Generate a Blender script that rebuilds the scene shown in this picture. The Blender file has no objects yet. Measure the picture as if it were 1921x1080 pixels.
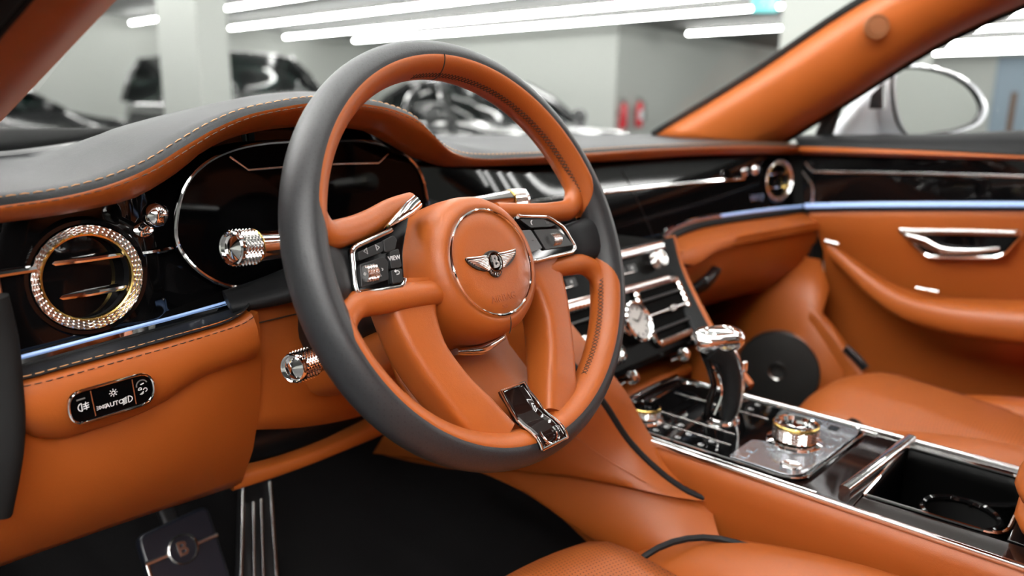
import bpy, bmesh, math, random
from mathutils import Vector, Matrix, noise
random.seed(7)
scene = bpy.context.scene
COL = scene.collection
# ------------------------------------------------------------------ camera
FPX = 1418.93
CAM = Vector((-.8419, -.4486, .7372))
YAW, PITCH, ROLL = math.radians(48.4906), math.radians(-13.1183), math.radians(.868)
FWD = Vector((math.sin(YAW)*math.cos(PITCH), math.cos(YAW)*math.cos(PITCH), math.sin(PITCH)))
_r = Vector((math.cos(YAW), -math.sin(YAW), 0)); _u = _r.cross(FWD)
RGT = _r*math.cos(ROLL) + _u*math.sin(ROLL); UPV = -_r*math.sin(ROLL) + _u*math.cos(ROLL)
cd = bpy.data.cameras.new('camera'); cam = bpy.data.objects.new('camera', cd); COL.objects.link(cam)
cd.sensor_width = 36; cd.lens = 36*FPX/1921; cd.clip_start = .02; cd.clip_end = 100
M3 = Matrix((RGT, UPV, -FWD)).transposed()
cam.matrix_world = Matrix.Translation(CAM) @ M3.to_4x4()
cd.dof.use_dof = True; cd.dof.focus_distance = .64; cd.dof.aperture_fstop = 3.6
scene.camera = cam
# ------------------------------------------------------------------ light, exposure
w = bpy.data.worlds.new('world'); scene.world = w; w.use_nodes = True
w.node_tree.nodes['Background'].inputs[0].default_value = (.85, .92, .95, 1)
w.node_tree.nodes['Background'].inputs[1].default_value = .3
scene.view_settings.view_transform = 'Standard'; scene.view_settings.look = 'None'
scene.view_settings.gamma = 1; scene.view_settings.exposure = .52
scene.view_settings.use_curve_mapping = False
scene.cycles.max_bounces = 7; scene.cycles.diffuse_bounces = 4; scene.cycles.glossy_bounces = 4
scene.cycles.transparent_max_bounces = 10; scene.cycles.caustics_reflective = False
scene.cycles.sample_clamp_indirect = 6; scene.cycles.use_denoising = True
TUBE = 27.0          # brightness of the showroom's ceiling tubes

# a point of the car where a sight line through the photograph meets a chosen plane or surface
def ray(px, py): return FWD + RGT*((px-960.5)/FPX) - UPV*((py-540)/FPX)
def at(px, py, X=None, Y=None, Z=None, D=None):
    d = ray(px, py)
    if X is not None: t = (X-CAM.x)/d.x
    elif Y is not None: t = (Y-CAM.y)/d.y
    elif Z is not None: t = (Z-CAM.z)/d.z
    else: t = D
    return CAM + d*t
def on(px, py, fy):
    """sight line against the surface y = fy(x, z)"""
    y = .2
    for _ in range(25):
        p = at(px, py, Y=y); y = y*.4 + .6*fy(p.x, p.z)
    return at(px, py, Y=y)
def lerp1(x, xs, ys):
    if x <= xs[0]: return ys[0]
    for i in range(len(xs)-1):
        if x <= xs[i+1]:
            t = (x-xs[i])/(xs[i+1]-xs[i]); t = t*t*(3-2*t)
            return ys[i] + (ys[i+1]-ys[i])*t
    return ys[-1]
# ------------------------------------------------------------------ materials
MATS = {}
def N(nt, t, **k):
    n = nt.nodes.new(t)
    for a, b in k.items():
        if a in n.inputs.keys(): n.inputs[a].default_value = b
        else: setattr(n, a, b)
    return n
def mat(name, col, rough=.5, metal=0, coat=0, bump=None, spec=.5, emit=None, var=0, sheen=0):
    m = bpy.data.materials.new(name); m.use_nodes = True; nt = m.node_tree; b = nt.nodes['Principled BSDF']
    b.inputs['Base Color'].default_value = (*col, 1); b.inputs['Roughness'].default_value = rough
    b.inputs['Metallic'].default_value = metal; b.inputs['Coat Weight'].default_value = coat
    b.inputs['Coat Roughness'].default_value = .03; b.inputs['Specular IOR Level'].default_value = spec
    b.inputs['Sheen Weight'].default_value = sheen
    if emit: b.inputs['Emission Color'].default_value = (*emit[0], 1); b.inputs['Emission Strength'].default_value = emit[1]
    if bump or var:
        tc = N(nt, 'ShaderNodeTexCoord')
    if bump:
        sc, st, kind = bump
        if kind == 'leather':
            t = N(nt, 'ShaderNodeTexVoronoi', Scale=sc, feature='DISTANCE_TO_EDGE'); out = t.outputs['Distance']
            t2 = N(nt, 'ShaderNodeTexNoise', Scale=sc*.35, Detail=3); nt.links.new(tc.outputs['Object'], t2.inputs['Vector'])
            mx = N(nt, 'ShaderNodeMath', operation='ADD'); nt.links.new(out, mx.inputs[0]); nt.links.new(t2.outputs[0], mx.inputs[1]); o2 = mx.outputs[0]
        else:
            t = N(nt, 'ShaderNodeTexNoise', Scale=sc, Detail=4); o2 = t.outputs[0]
        nt.links.new(tc.outputs['Object'], t.inputs['Vector'])
        bn = N(nt, 'ShaderNodeBump', Strength=st, Distance=.0006 if kind == 'leather' else .002)
        nt.links.new(o2, bn.inputs['Height']); nt.links.new(bn.outputs[0], b.inputs['Normal'])
    if var:
        t = N(nt, 'ShaderNodeTexNoise', Scale=9, Detail=3); nt.links.new(tc.outputs['Object'], t.inputs['Vector'])
        hs = N(nt, 'ShaderNodeHueSaturation'); hs.inputs['Color'].default_value = (*col, 1)
        mr = N(nt, 'ShaderNodeMapRange'); mr.inputs['To Min'].default_value = 1-var; mr.inputs['To Max'].default_value = 1+var
        nt.links.new(t.outputs[0], mr.inputs['Value']); nt.links.new(mr.outputs[0], hs.inputs['Value']); nt.links.new(hs.outputs[0], b.inputs['Base Color'])
    MATS[name] = m; return m
ORANGE = (.36, .084, .0115)
tan = mat('tan_leather', ORANGE, .44, bump=(900, .18, 'leather'), spec=.5, var=.04)
blk = mat('black_leather', (.013, .0135, .0145), .50, bump=(900, .25, 'leather'), spec=.17, var=.08)
gls = mat('piano_black', (.0030, .0028, .0030), .04, spec=.30)
wood = mat('dark_veneer', (.012, .006, .005), .05)
chrome = mat('chrome', (.86, .85, .84), .06, metal=1)
satin = mat('satin_metal', (.62, .60, .58), .22, metal=1)
gold = mat('brass_edge', (.72, .50, .16), .25, metal=1)
plast = mat('black_plastic', (.012, .012, .013), .35)
soft = mat('soft_black', (.018, .018, .02), .6)
carpet = mat('black_carpet', (.012, .0115, .012), .95, bump=(700, .8, 'noise'), spec=.1)
screen = mat('display_glass', (.0015, .0015, .0018), .08, spec=.09)
throat_shade = mat('vent_throat_shade', (.0025, .0025, .0025), .7, spec=.05)  # near-black stands in for the shade deep inside the flat wide-vent throats
matte = mat('matte_black', (.0025, .0025, .0025), .3, spec=.06)
badge = mat('badge_metal', (.92, .90, .88), .30, metal=1)
icon = mat('white_print', (.75, .75, .75), .5)
icon_dim = mat('grey_print', (.12, .12, .12), .5)
stitch_t = mat('tan_thread', (.72, .36, .16), .6)
stitch_b = mat('black_thread', (.03, .018, .012), .6)
rubber = mat('rubber', (.008, .008, .008), .7, spec=.15)
mesh_blk = mat('speaker_mesh', (.02, .019, .018), .55, metal=.3)
steel = mat('knurled_metal', (.80, .78, .76), .12, metal=1)
whitepaint = mat('white_paint', (.78, .80, .84), .12, coat=1)
mirror = mat('mirror_glass', (.93, .94, .93), .02, metal=1)
ring_glow = mat('mood_light_strip', (.42, .55, .85), .2, emit=((.34, .55, 1.0), .38))
def glass_mat(name, tint, refl):
    m = bpy.data.materials.new(name); m.use_nodes = True; nt = m.node_tree
    for n in list(nt.nodes):
        if n.type != 'OUTPUT_MATERIAL': nt.nodes.remove(n)
    o = [n for n in nt.nodes][0]; tr = N(nt, 'ShaderNodeBsdfTransparent'); tr.inputs[0].default_value = (*tint, 1)
    g = N(nt, 'ShaderNodeBsdfGlossy', Roughness=.01); mx = N(nt, 'ShaderNodeMixShader'); lw = N(nt, 'ShaderNodeLayerWeight', Blend=.5)
    pw = N(nt, 'ShaderNodeMath', operation='POWER'); pw.inputs[1].default_value = 5; nt.links.new(lw.outputs['Facing'], pw.inputs[0])
    ml = N(nt, 'ShaderNodeMath', operation='MULTIPLY_ADD'); ml.inputs[1].default_value = .35; ml.inputs[2].default_value = refl; nt.links.new(pw.outputs[0], ml.inputs[0])
    nt.links.new(ml.outputs[0], mx.inputs[0]); nt.links.new(tr.outputs[0], mx.inputs[1]); nt.links.new(g.outputs[0], mx.inputs[2])
    nt.links.new(mx.outputs[0], o.inputs[0]); MATS[name] = m; return m
pane = glass_mat('window_glass', (.96, .98, .97), .015)
added_roof_pane = glass_mat('added_roof_glass', (.06, .06, .06), .03)
dark_pane = glass_mat('tinted_glass', (.20, .27, .25), .08)
def uv_dots(m, pitch_u, pitch_v, rad, vlo=None, vhi=None, depth=.9):
    """perforation: small dark holes on a staggered grid of the UV map (UV in metres)"""
    nt = m.node_tree; b = nt.nodes['Principled BSDF']; uv = N(nt, 'ShaderNodeUVMap')
    sep = N(nt, 'ShaderNodeSeparateXYZ'); nt.links.new(uv.outputs[0], sep.inputs[0])
    def M(op, a, c=None, v=None):
        n = N(nt, 'ShaderNodeMath', operation=op)
        nt.links.new(a, n.inputs[0])
        if c is not None: nt.links.new(c, n.inputs[1])
        if v is not None: n.inputs[1].default_value = v
        return n.outputs[0]
    vv = M('MULTIPLY', sep.outputs[1], v=1/pitch_v); row = M('FLOOR', vv); off = M('MULTIPLY', M('MODULO', row, v=2.0), v=.5)
    uu = M('ADD', M('MULTIPLY', sep.outputs[0], v=1/pitch_u), off)
    fu = M('MULTIPLY', M('SUBTRACT', M('FRACT', uu), v=.5), v=pitch_u); fv = M('MULTIPLY', M('SUBTRACT', M('FRACT', vv), v=.5), v=pitch_v)
    d = M('SQRT', M('ADD', M('MULTIPLY', fu, fu), M('MULTIPLY', fv, fv)))
    msk = M('LESS_THAN', d, v=rad)
    if vlo is not None:
        msk = M('MULTIPLY', msk, M('GREATER_THAN', sep.outputs[1], v=vlo)); msk = M('MULTIPLY', msk, M('LESS_THAN', sep.outputs[1], v=vhi))
    mix = N(nt, 'ShaderNodeMix', data_type='RGBA'); old = b.inputs['Base Color']
    if old.links: nt.links.new(old.links[0].from_socket, mix.inputs[6])
    else: mix.inputs[6].default_value = old.default_value
    mix.inputs[7].default_value = (.004, .003, .003, 1)
    fm = M('MULTIPLY', msk, v=depth); nt.links.new(fm, mix.inputs[0]); nt.links.new(mix.outputs[2], b.inputs['Base Color'])
perf_blk = mat('perforated_black_leather', (.015, .016, .018), .46, bump=(900, .25, 'leather'), spec=.6)
uv_dots(perf_blk, .0068, .0034, .00058, .0055, .0265)
perf_tan = mat('perforated_tan_leather', (.38, .094, .017), .48, bump=(900, .18, 'leather'), spec=.4)
uv_dots(perf_tan, .0042, .0042, .0007)
# ------------------------------------------------------------------ mesh helpers
def cr(pts, n, closed=False):
    """Catmull-Rom through pts, n samples evenly spaced by chord"""
    P = [Vector(p) for p in pts]; m = len(P)
    if m == 2 and not closed: return [P[0].lerp(P[1], i/(n-1)) for i in range(n)]
    def g(i): return P[i % m] if closed else (P[i] if 0 <= i < m else (P[0]*2-P[1] if i < 0 else P[-1]*2-P[-2]))
    dense = []; S = m if closed else m-1; K = 16
    for i in range(S):
        p0, p1, p2, p3 = g(i-1), g(i), g(i+1), g(i+2)
        d1 = max((p1-p0).length, 1e-9)**.5; d2 = max((p2-p1).length, 1e-9)**.5; d3 = max((p3-p2).length, 1e-9)**.5
        m1 = ((p1-p0)/d1 - (p2-p0)/(d1+d2) + (p2-p1)/d2)*d2; m2 = ((p2-p1)/d2 - (p3-p1)/(d2+d3) + (p3-p2)/d3)*d2
        for k in range(K):
            t = k/K; t2 = t*t; t3 = t2*t
            dense.append(p1*(2*t3-3*t2+1) + m1*(t3-2*t2+t) + p2*(-2*t3+3*t2) + m2*(t3-t2))
    dense.append(P[0].copy() if closed else P[-1].copy())
    L = [0]
    for a, b in zip(dense, dense[1:]): L.append(L[-1]+(b-a).length)
    out = []; j = 0; cnt = n if closed else n-1
    for i in range(n):
        s = L[-1]*i/cnt
        while j < len(L)-2 and L[j+1] < s: j += 1
        t = (s-L[j])/max(L[j+1]-L[j], 1e-12); out.append(dense[j].lerp(dense[j+1], min(max(t, 0), 1)))
    return out
LOC = {}
def ob(name, me, m, parent=None, smooth=40):
    if m is not None: me.materials.append(m)
    if smooth:
        me.polygons.foreach_set('use_smooth', [True]*len(me.polygons)); me.update()
        me.set_sharp_from_angle(angle=math.radians(smooth))
    o = bpy.data.objects.new(name, me); COL.objects.link(o)
    if parent is not None:
        o.parent = parent; base = LOC.get(parent.name, Vector())
        me.transform(Matrix.Translation(-base)); LOC[o.name] = base.copy()
    else:
        n = len(me.vertices)
        if n:
            c = Vector((sum(v.co.x for v in me.vertices)/n, sum(v.co.y for v in me.vertices)/n, min(v.co.z for v in me.vertices)))
            me.transform(Matrix.Translation(-c)); o.location = c; LOC[o.name] = c
    return o
def fix_local(o, parent):  # child keeps world coordinates: parents carry no rotation, mesh is stored relative to the root's base
    return o
class MB:
    def __init__(s): s.v = []; s.f = []; s.uv = None
    def add(s, vs, fs):
        b = len(s.v); s.v += [Vector(x) for x in vs]; s.f += [tuple(i+b for i in f) for f in fs]
    def grid(s, rows, cu=False, cv=False, capu=False):
        nr, nc = len(rows), len(rows[0]); b = len(s.v)
        for r in rows: s.v += [Vector(x) for x in r]
        for i in range(nr if cv else nr-1):
            for j in range(nc if cu else nc-1):
                a = b+i*nc+j; c = b+i*nc+(j+1) % nc; d = b+((i+1) % nr)*nc+(j+1) % nc; e = b+((i+1) % nr)*nc+j
                s.f.append((a, c, d, e))
        if capu:
            s.f.append(tuple(b+j for j in range(nc))[::-1]); s.f.append(tuple(b+(nr-1)*nc+j for j in range(nc)))
    def box(s, c, size, rot=None):
        c = Vector(c); hx, hy, hz = [q/2 for q in size]; R = rot or Matrix.Identity(3)
        vs = [c + R @ Vector((x*hx, y*hy, z*hz)) for x in (-1, 1) for y in (-1, 1) for z in (-1, 1)]
        s.add(vs, [(0, 1, 3, 2), (4, 6, 7, 5), (0, 4, 5, 1), (2, 3, 7, 6), (0, 2, 6, 4), (1, 5, 7, 3)])
    def tube(s, path, r, seg=10, closed=False, up=None, caps=True, sy=1.0):
        P = [Vector(p) for p in path]; n = len(P); rows = []; prev = None
        for i, p in enumerate(P):
            if closed: t = P[(i+1) % n]-P[i-1]
            else: t = P[min(i+1, n-1)]-P[max(i-1, 0)]
            t.normalize()
            if up is not None: a = Vector(up)
            elif prev is None: a = Vector((0, 0, 1)) if abs(t.z) < .9 else Vector((1, 0, 0))
            else: a = prev
            a = a-t*a.dot(t); a.normalize(); prev = a; bnorm = t.cross(a)
            rr = r[i] if isinstance(r, (list, tuple)) else r
            rows.append([p + a*(rr*math.cos(2*math.pi*k/seg)*sy) + bnorm*(rr*math.sin(2*math.pi*k/seg)) for k in range(seg)])
        s.grid(rows, cu=True, cv=closed, capu=(caps and not closed))
    def lathe(s, prof, o, ax, seg=48, ref=None, a0=0, a1=2*math.pi):
        """prof: (radius, height along ax)"""
        ax = Vector(ax).normalized(); o = Vector(o); e = Vector(ref) if ref else (Vector((0, 0, 1)) if abs(ax.z) < .9 else Vector((1, 0, 0)))
        e = (e-ax*e.dot(ax)).normalized(); f = ax.cross(e); full = abs(a1-a0-2*math.pi) < 1e-6; n = seg if full else seg+1; rows = []
        for r, h in prof:
            r = max(r, 1e-6)
            rows.append([o+ax*h+(e*math.cos(a0+(a1-a0)*k/seg)+f*math.sin(a0+(a1-a0)*k/seg))*r for k in range(n)])
        s.grid(rows, cu=full)
    def build(s, name, m, parent=None, smooth=40, weld=False, solid=0, uv=None, bevel=0, subsurf=0, off=0):
        me = bpy.data.meshes.new(name); me.from_pydata([tuple(x) for x in s.v], [], s.f); 
        bm = bmesh.new(); bm.from_mesh(me)
        if weld: bmesh.ops.remove_doubles(bm, verts=bm.verts, dist=1e-6)
        bmesh.ops.recalc_face_normals(bm, faces=bm.faces); bm.to_mesh(me); bm.free()
        if uv is not None:
            l = me.uv_layers.new(name='UVMap')
            for lp in me.loops: l.data[lp.index].uv = uv[lp.vertex_index]
        o = ob(name, me, m, parent, smooth)
        if solid:
            md = o.modifiers.new('thickness', 'SOLIDIFY'); md.thickness = solid; md.offset = off
        if bevel:
            md = o.modifiers.new('bevel', 'BEVEL'); md.width = bevel; md.segments = 3; md.limit_method = 'ANGLE'; md.angle_limit = math.radians(35); md.harden_normals = False
        if subsurf:
            md = o.modifiers.new('sub', 'SUBSURF'); md.levels = subsurf; md.render_levels = subsurf
        return o
def prism(mb, poly, depth, frame):
    """poly of (a,b) in frame (o, ex, ey, en): front face at 0, back at -depth"""
    o, ex, ey, en = frame; n = len(poly)
    top = [o+ex*a+ey*b for a, b in poly]; bot = [p-en*depth for p in top]
    mb.add(top+bot, [tuple(range(n)), tuple(range(2*n-1, n-1, -1))]+[(i, i+n, (i+1) % n+n, (i+1) % n) for i in range(n)])
def rpoly(pts, r, k=4):
    """round the corners of a 2-D polygon"""
    out = []; n = len(pts); P = [Vector((p[0], p[1], 0)) for p in pts]
    for i in range(n):
        a, b, c = P[i-1], P[i], P[(i+1) % n]; ri = r[i] if isinstance(r, (list, tuple)) else r
        u = a-b; v = c-b; q = min(ri, u.length*.48, v.length*.48)
        if q < 1e-6: out.append((b.x, b.y)); continue
        s, e = b+u.normalized()*q, b+v.normalized()*q
        for j in range(k+1):
            t = j/k; p = s*(1-t)**2 + b*2*t*(1-t) + e*t*t; out.append((p.x, p.y))
    return out
def inset(poly, d):
    """shrink a convex-ish polygon towards its middle by about d"""
    n = len(poly); out = []
    A = sum(poly[i-1][0]*poly[i][1]-poly[i][0]*poly[i-1][1] for i in range(n)); sg = 1 if A > 0 else -1
    for i in range(n):
        a, b, c = Vector(poly[i-1]), Vector(poly[i]), Vector(poly[(i+1) % n])
        t = (c-a); t = t.normalized() if t.length > 1e-9 else Vector((1, 0)); out.append((b.x-sg*t.y*d, b.y+sg*t.x*d))
    return out
def plate(name, poly, depth, frame, m, parent=None, bevel=.001, smooth=40):
    b = MB(); prism(b, poly, depth, frame); return b.build(name, m, parent, smooth, bevel=bevel)
def outline_tube(name, poly, r, frame, m, parent=None, seg=8, h=0, sy=1.0):
    o, ex, ey, en = frame; b = MB(); b.tube([o+ex*a+ey*c+en*h for a, c in poly], r, seg, closed=True, up=en, sy=sy); return b.build(name, m, parent)
def empty(name, loc, label=None, cat=None, group=None, kind=None):
    o = bpy.data.objects.new(name, None); COL.objects.link(o); o.location = loc; o.empty_display_size = .05
    LOC[o.name] = Vector(loc); tag(o, label, cat, group, kind); return o
def tag(o, label=None, cat=None, group=None, kind=None):
    if label: o['label'] = label
    if cat: o['category'] = cat
    if group: o['group'] = group
    if kind: o['kind'] = kind
    return o
def text(name, s, size, frame, m, parent=None, depth=.0002, align='CENTER', sx=1.0, slant=0, bold=0):
    o, ex, ey, en = frame
    c = bpy.data.curves.new(name, 'FONT'); c.body = s; c.size = size; c.align_x = align; c.align_y = 'CENTER'; c.extrude = depth; c.offset = bold; c.shear = slant; c.resolution_u = 3
    t = bpy.data.objects.new(name, c); COL.objects.link(t)
    me = bpy.data.meshes.new_from_object(t); bpy.data.objects.remove(t)
    R = Matrix((ex, ey, en)).transposed().to_4x4()
    me.transform(Matrix.Translation(o) @ R @ Matrix.Diagonal((sx, 1, 1, 1))); me.materials.clear()
    return ob(name, me, m, parent, 0)
def strokes(name, lines, r, frame, m, parent=None, h=.0003, closed=()):
    """little printed pictograms: polylines in a plane"""
    o, ex, ey, en = frame; b = MB()
    for i, l in enumerate(lines): b.tube([o+ex*a+ey*c+en*h for a, c in l], r, 5, closed=(i in closed), up=en, sy=.4)
    return b.build(name, m, parent)
def arc(cx, cy, r, a0, a1, n=10, ry=None):
    ry = ry or r
    return [(cx+r*math.cos(math.radians(a0+(a1-a0)*i/(n-1))), cy+ry*math.sin(math.radians(a0+(a1-a0)*i/(n-1)))) for i in range(n)]
def stitches(name, path, length, gap, r, m, parent, lift=Vector((0, 0, 0))):
    """a seam of single stitches along a line"""
    P = cr(path, max(20, int(sum((Vector(a)-Vector(b)).length for a, b in zip(path, path[1:]))/.0012)))
    b = MB(); acc = 0; cur = [P[0]]; onn = True
    for a, q in zip(P, P[1:]):
        acc += (q-a).length
        if onn: cur.append(q)
        if acc > (length if onn else gap):
            if onn and len(cur) > 1:
                mid = (cur[0]+cur[-1])/2; b.tube([cur[0]+lift*.2, mid+lift, cur[-1]+lift*.2], [r*.7, r, r*.7], 5)
            onn = not onn; acc = 0; cur = [q]
    o = b.build(name, m, parent); return o
def sup(n, e=2.6):
    out = []
    for k in range(n):
        t = 2*math.pi*k/n; c, s_ = math.cos(t), math.sin(t)
        out.append((math.copysign(abs(c)**(2/e), c), math.copysign(abs(s_)**(2/e), s_)))
    return out
def limb(mb, path, wid, thk, nrm, seg=20, e=2.8, n=24):
    """a padded spar: superellipse sections of the given widths and thicknesses swept along a path; nrm = thickness direction"""
    P = cr(path, n); sec = sup(seg, e); rows = []
    def pick(a, t):
        if not isinstance(a, (list, tuple)): return a
        x = t*(len(a)-1); i = min(int(x), len(a)-2); return a[i]+(a[i+1]-a[i])*(x-i)
    for i, p in enumerate(P):
        t = (P[min(i+1, n-1)]-P[max(i-1, 0)]).normalized(); nn = Vector(nrm); nn = (nn-t*nn.dot(t)).normalized(); sd = t.cross(nn)
        wv, tv = pick(wid, i/(n-1)), pick(thk, i/(n-1))
        rows.append([p+sd*(a*wv/2)+nn*(b*tv/2) for a, b in sec])
    mb.grid(rows, cu=True, capu=True)
def diamonds(mb, rows):
    """closed band of rows whose odd vertices stand proud: each becomes a four-sided pyramid"""
    nr, nc = len(rows), len(rows[0]); b = len(mb.v)
    for r in rows: mb.v += [Vector(x) for x in r]
    for i in range(nr-1):
        for j in range(nc):
            a = b+i*nc+j; c = b+i*nc+(j+1) % nc; d = b+(i+1)*nc+(j+1) % nc; e = b+(i+1)*nc+j
            if (i+j) % 2: mb.f += [(a, c, e), (c, d, e)]
            else: mb.f += [(a, c, d), (a, d, e)]
def knurl(mb, o, ax, r, h0, h1, nseg=28, nrow=6, depth=.0007):
    """cross-cut metal grip: rows of little pyramids around an axis"""
    ax = Vector(ax).normalized(); e = Vector((0, 0, 1)) if abs(ax.z) < .9 else Vector((1, 0, 0)); e = (e-ax*e.dot(ax)).normalized(); f = ax.cross(e)
    rows = []
    for i in range(2*nrow+1):
        hh = h0+(h1-h0)*i/(2*nrow); row = []
        for k in range(nseg*2):
            rr = r+(depth if (i+k) % 2 else -depth*.3); a = math.pi*k/nseg
            row.append(o+ax*hh+(e*math.cos(a)+f*math.sin(a))*rr)
        rows.append(row)
    diamonds(mb, rows)
# ================================================================== the showroom
GZ, CZ = -.33, 2.66
wallm = mat('white_plaster', (.45, .468, .438), .8, bump=(3, .05, 'noise'))
ceilm = mat('ceiling_paint', (.20, .205, .20), .85)
floorm = mat('showroom_floor', (.06, .06, .06), .3, bump=(2, .05, 'noise'))
tubem = mat('lamp_tube', (1, 1, 1), .5, emit=((1, .985, .96), TUBE))
def slab(name, lo, hi, m, bevel=0):
    b = MB(); b.box([(lo[i]+hi[i])/2 for i in range(3)], [hi[i]-lo[i] for i in range(3)]); o = b.build(name, m, None, 0, bevel=bevel); o['kind'] = 'structure'; return o
YF, YS, XS, XE = 17.7, 9.35, 13.6, 26.5
slab('floor', (-9.3, -14, GZ-.2), (XE, YF, GZ), floorm)
slab('ceiling', (-9.3, -14, CZ), (XE, YF, CZ+.2), ceilm)
slab('wall_far', (-9.3, YF, GZ), (XS+.3, YF+.3, CZ), wallm)
slab('wall_side', (XS, YS, GZ), (XS+.3, YF, CZ), wallm)
slab('wall_recess', (XS+.3, YS, GZ), (XE, YS+.3, CZ), wallm)
slab('wall_right', (XE, -14, GZ), (XE+.3, YS, CZ), wallm)
slab('wall_left', (-9.3, -14, GZ), (-9, YF, CZ), wallm)
slab('wall_back', (-9.3, -14.3, GZ), (XE, -14, CZ), wallm)
c0 = at(374, 120, D=8.2); slab('column_1', (c0.x, c0.y, GZ), (c0.x+.36, c0.y+.95, CZ), wallm, .01)
c1 = at(1458, 120, D=6.0); slab('column_2', (c1.x, c1.y-1.0, GZ), (c1.x+.5, c1.y, CZ), wallm, .01)
# ceiling tubes: one lamp body and one diffuser each
def lamp(x, y0, y1, label):
    e = empty('ceiling_tube', (x, (y0+y1)/2, 2.46), label, 'lamp', 'ceiling tube lights')
    b = MB(); b.tube([(x, y0, 2.5), (x, y1, 2.5)], .028, 12); b.build('diffuser', tubem, e)
    b = MB(); b.box((x, (y0+y1)/2, 2.585), (.06, y1-y0, .05))
    k = y0+.5
    while k < y1: b.tube([(x, k, 2.6), (x, k, CZ)], .006, 6); k += 3
    b.build('housing', satin, e, 0)
for x, y1, lb in ((6.6, 17.35, 'white ceiling tube whose far end glows on the wall by the near column'),
                  (8.45, 16.5, 'white ceiling tube running just past the dark off-roader, second from the column'),
                  (10.4, 17.35, 'white ceiling tube ending at the far wall above the off-roader windscreen'),
                  (12.0, 16.6, 'white ceiling tube closest to the long side wall above the steering wheel')):
    lamp(x, -13.6, y1, lb)
for x, ye, lb in ((15.1, 8.5, 'short lit ceiling tube in the recess above the fire extinguishers'), (17.4, 5.4, 'ceiling tube seen through the passenger window, uppermost'),
              (20.5, 8.0, 'ceiling tube seen through the passenger window, between two others'), (23.6, 8.6, 'ceiling tube seen through the passenger window, lowest above the door mirror')):
    lamp(x, -13.6, ye, lb)
for k, x in enumerate((4.5, 2.4, 1.3, .3, -.4, -1.0, -1.3, -1.6, -1.9, -2.2, -2.5, -2.8, -3.4)):  # the close-set tubes are unseen extras added to brighten the wheel and cabin
    lamp(x, -13.6 if x > 0 else -7, 17.3 if x > 0 else 3.5, 'unseen white ceiling tube above the car, in a bank with tubes added to light the cabin')
# fire extinguishers on the recess wall
redm = mat('red_enamel', (.62, .015, .03), .3, coat=.5)
def extinguisher(px, py0, py1, label, hose):
    p = at(px, py1, Y=YS-.16); h = at(px, py0, Y=YS-.16).z-p.z; e = empty('fire_extinguisher', p, label, 'extinguisher'); r = h*.13
    b = MB(); b.lathe([(0, 0), (r*.9, 0), (r, .03*h), (r, .68*h), (r*.8, .77*h), (r*.35, .82*h), (r*.3, .86*h), (0, .86*h)], p, (0, 0, 1), 20); b.build('cylinder', redm, e)
    b = MB(); b.box(p+Vector((0, 0, .88*h)), (.05, .05, .05)); b.box(p+Vector((-.06, 0, .95*h)), (.17, .03, .02)); b.box(p+Vector((-.05, 0, .90*h)), (.13, .03, .02)); b.build('valve_handle', plast, e)
    b = MB(); b.tube(cr([p+Vector((.03, -.02, .88*h)), p+Vector((hose*.14, -.03, .8*h)), p+Vector((hose*.15, -.05, .5*h)), p+Vector((hose*.11, -.08, .2*h))], 14), .014, 8); b.build('hose', plast, e)
    b = MB(); b.lathe([(r*1.01, .25*h), (r*1.012, .55*h)], p, (0, 0, 1), 12, ref=(0, -1, 0), a0=-1, a1=1); b.build('label_band', whitepaint if hose > 0 else redm, e)
    b = MB(); b.box(p+Vector((0, .12, .5*h)), (.08, .08, .1*h)); b.build('bracket', satin, e)
extinguisher(1168, 183, 241, 'red fire extinguisher with black lever, the one nearer the side wall', -1)
extinguisher(1198, 181, 238, 'red fire extinguisher with paper band, closer to the passenger windscreen pillar', 1)
# exit sign, dome camera, blue door
sg = at(1436, 6, D=8.5); e = empty('exit_sign', sg, 'turquoise illuminated exit sign hanging by the white column', 'sign')
fr = (sg, Vector((.55, -.83, 0)).normalized(), Vector((0, 0, 1)), Vector((-.83, -.55, 0)).normalized())
signm = mat('sign_glow', (.1, .5, .5), .5, emit=((.16, .62, .62), 1.0))
plate('panel', rpoly([(-.14, -.09), (.14, -.09), (.14, .13), (-.14, .13)], .01), .04, fr, signm, e)
pg = MB(); pg.lathe([(0, 0), (.017, 0), (.017, .002), (0, .002)], fr[0]+fr[1]*-.03+fr[2]*.09+fr[3]*.001, fr[3], 12)
for l in ([(-.03, .06), (-.02, .01), (-.06, -.04)], [(-.02, .01), (.02, -.02), (.01, -.06)], [(-.03, .055), (.02, .03), (.04, .05)], [(-.03, .055), (-.07, .03)]):
    pg.tube([fr[0]+fr[1]*a+fr[2]*c+fr[3]*.003 for a, c in l], .008, 6)
prism(pg, [(.05, -.06), (.10, -.06), (.10, .10), (.05, .10)], .004, (fr[0]+fr[3]*.004, *fr[1:])); pg.build('running_figure', icon, e)
b = MB(); b.tube([sg+Vector((0, 0, .13)), Vector((sg.x, sg.y, CZ))], .01, 6); b.build('hanger', satin, e)
dc = at(1275, 50, Y=YS-.06); e = empty('dome_camera', dc, 'small dark dome camera high on the recess wall', 'camera')
b = MB(); b.lathe([(0, -.12), (.06, -.10), (.085, -.05), (.09, 0)], dc, (0, -1, 0), 20); b.build('dome', plast, e)
b = MB(); b.lathe([(.09, 0), (.12, 0), (.12, .05), (0, .05)], dc, (0, 1, 0), 20); b.build('mount', satin, e)
bluem = mat('blue_grey_paint', (.23, .30, .36), .5); brown = mat('brown_wood', (.13, .07, .035), .5)
d0 = at(1866, 160, X=XE-.01); d1 = at(1990, 160, X=XE-.01); e = slab('door_1', (XE-.06, d1.y, GZ), (XE, d0.y, at(1880, 106, X=XE).z), bluem)
q0 = at(1900, 160, X=XE-.07); q1 = at(1912, 160, X=XE-.07)
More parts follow.
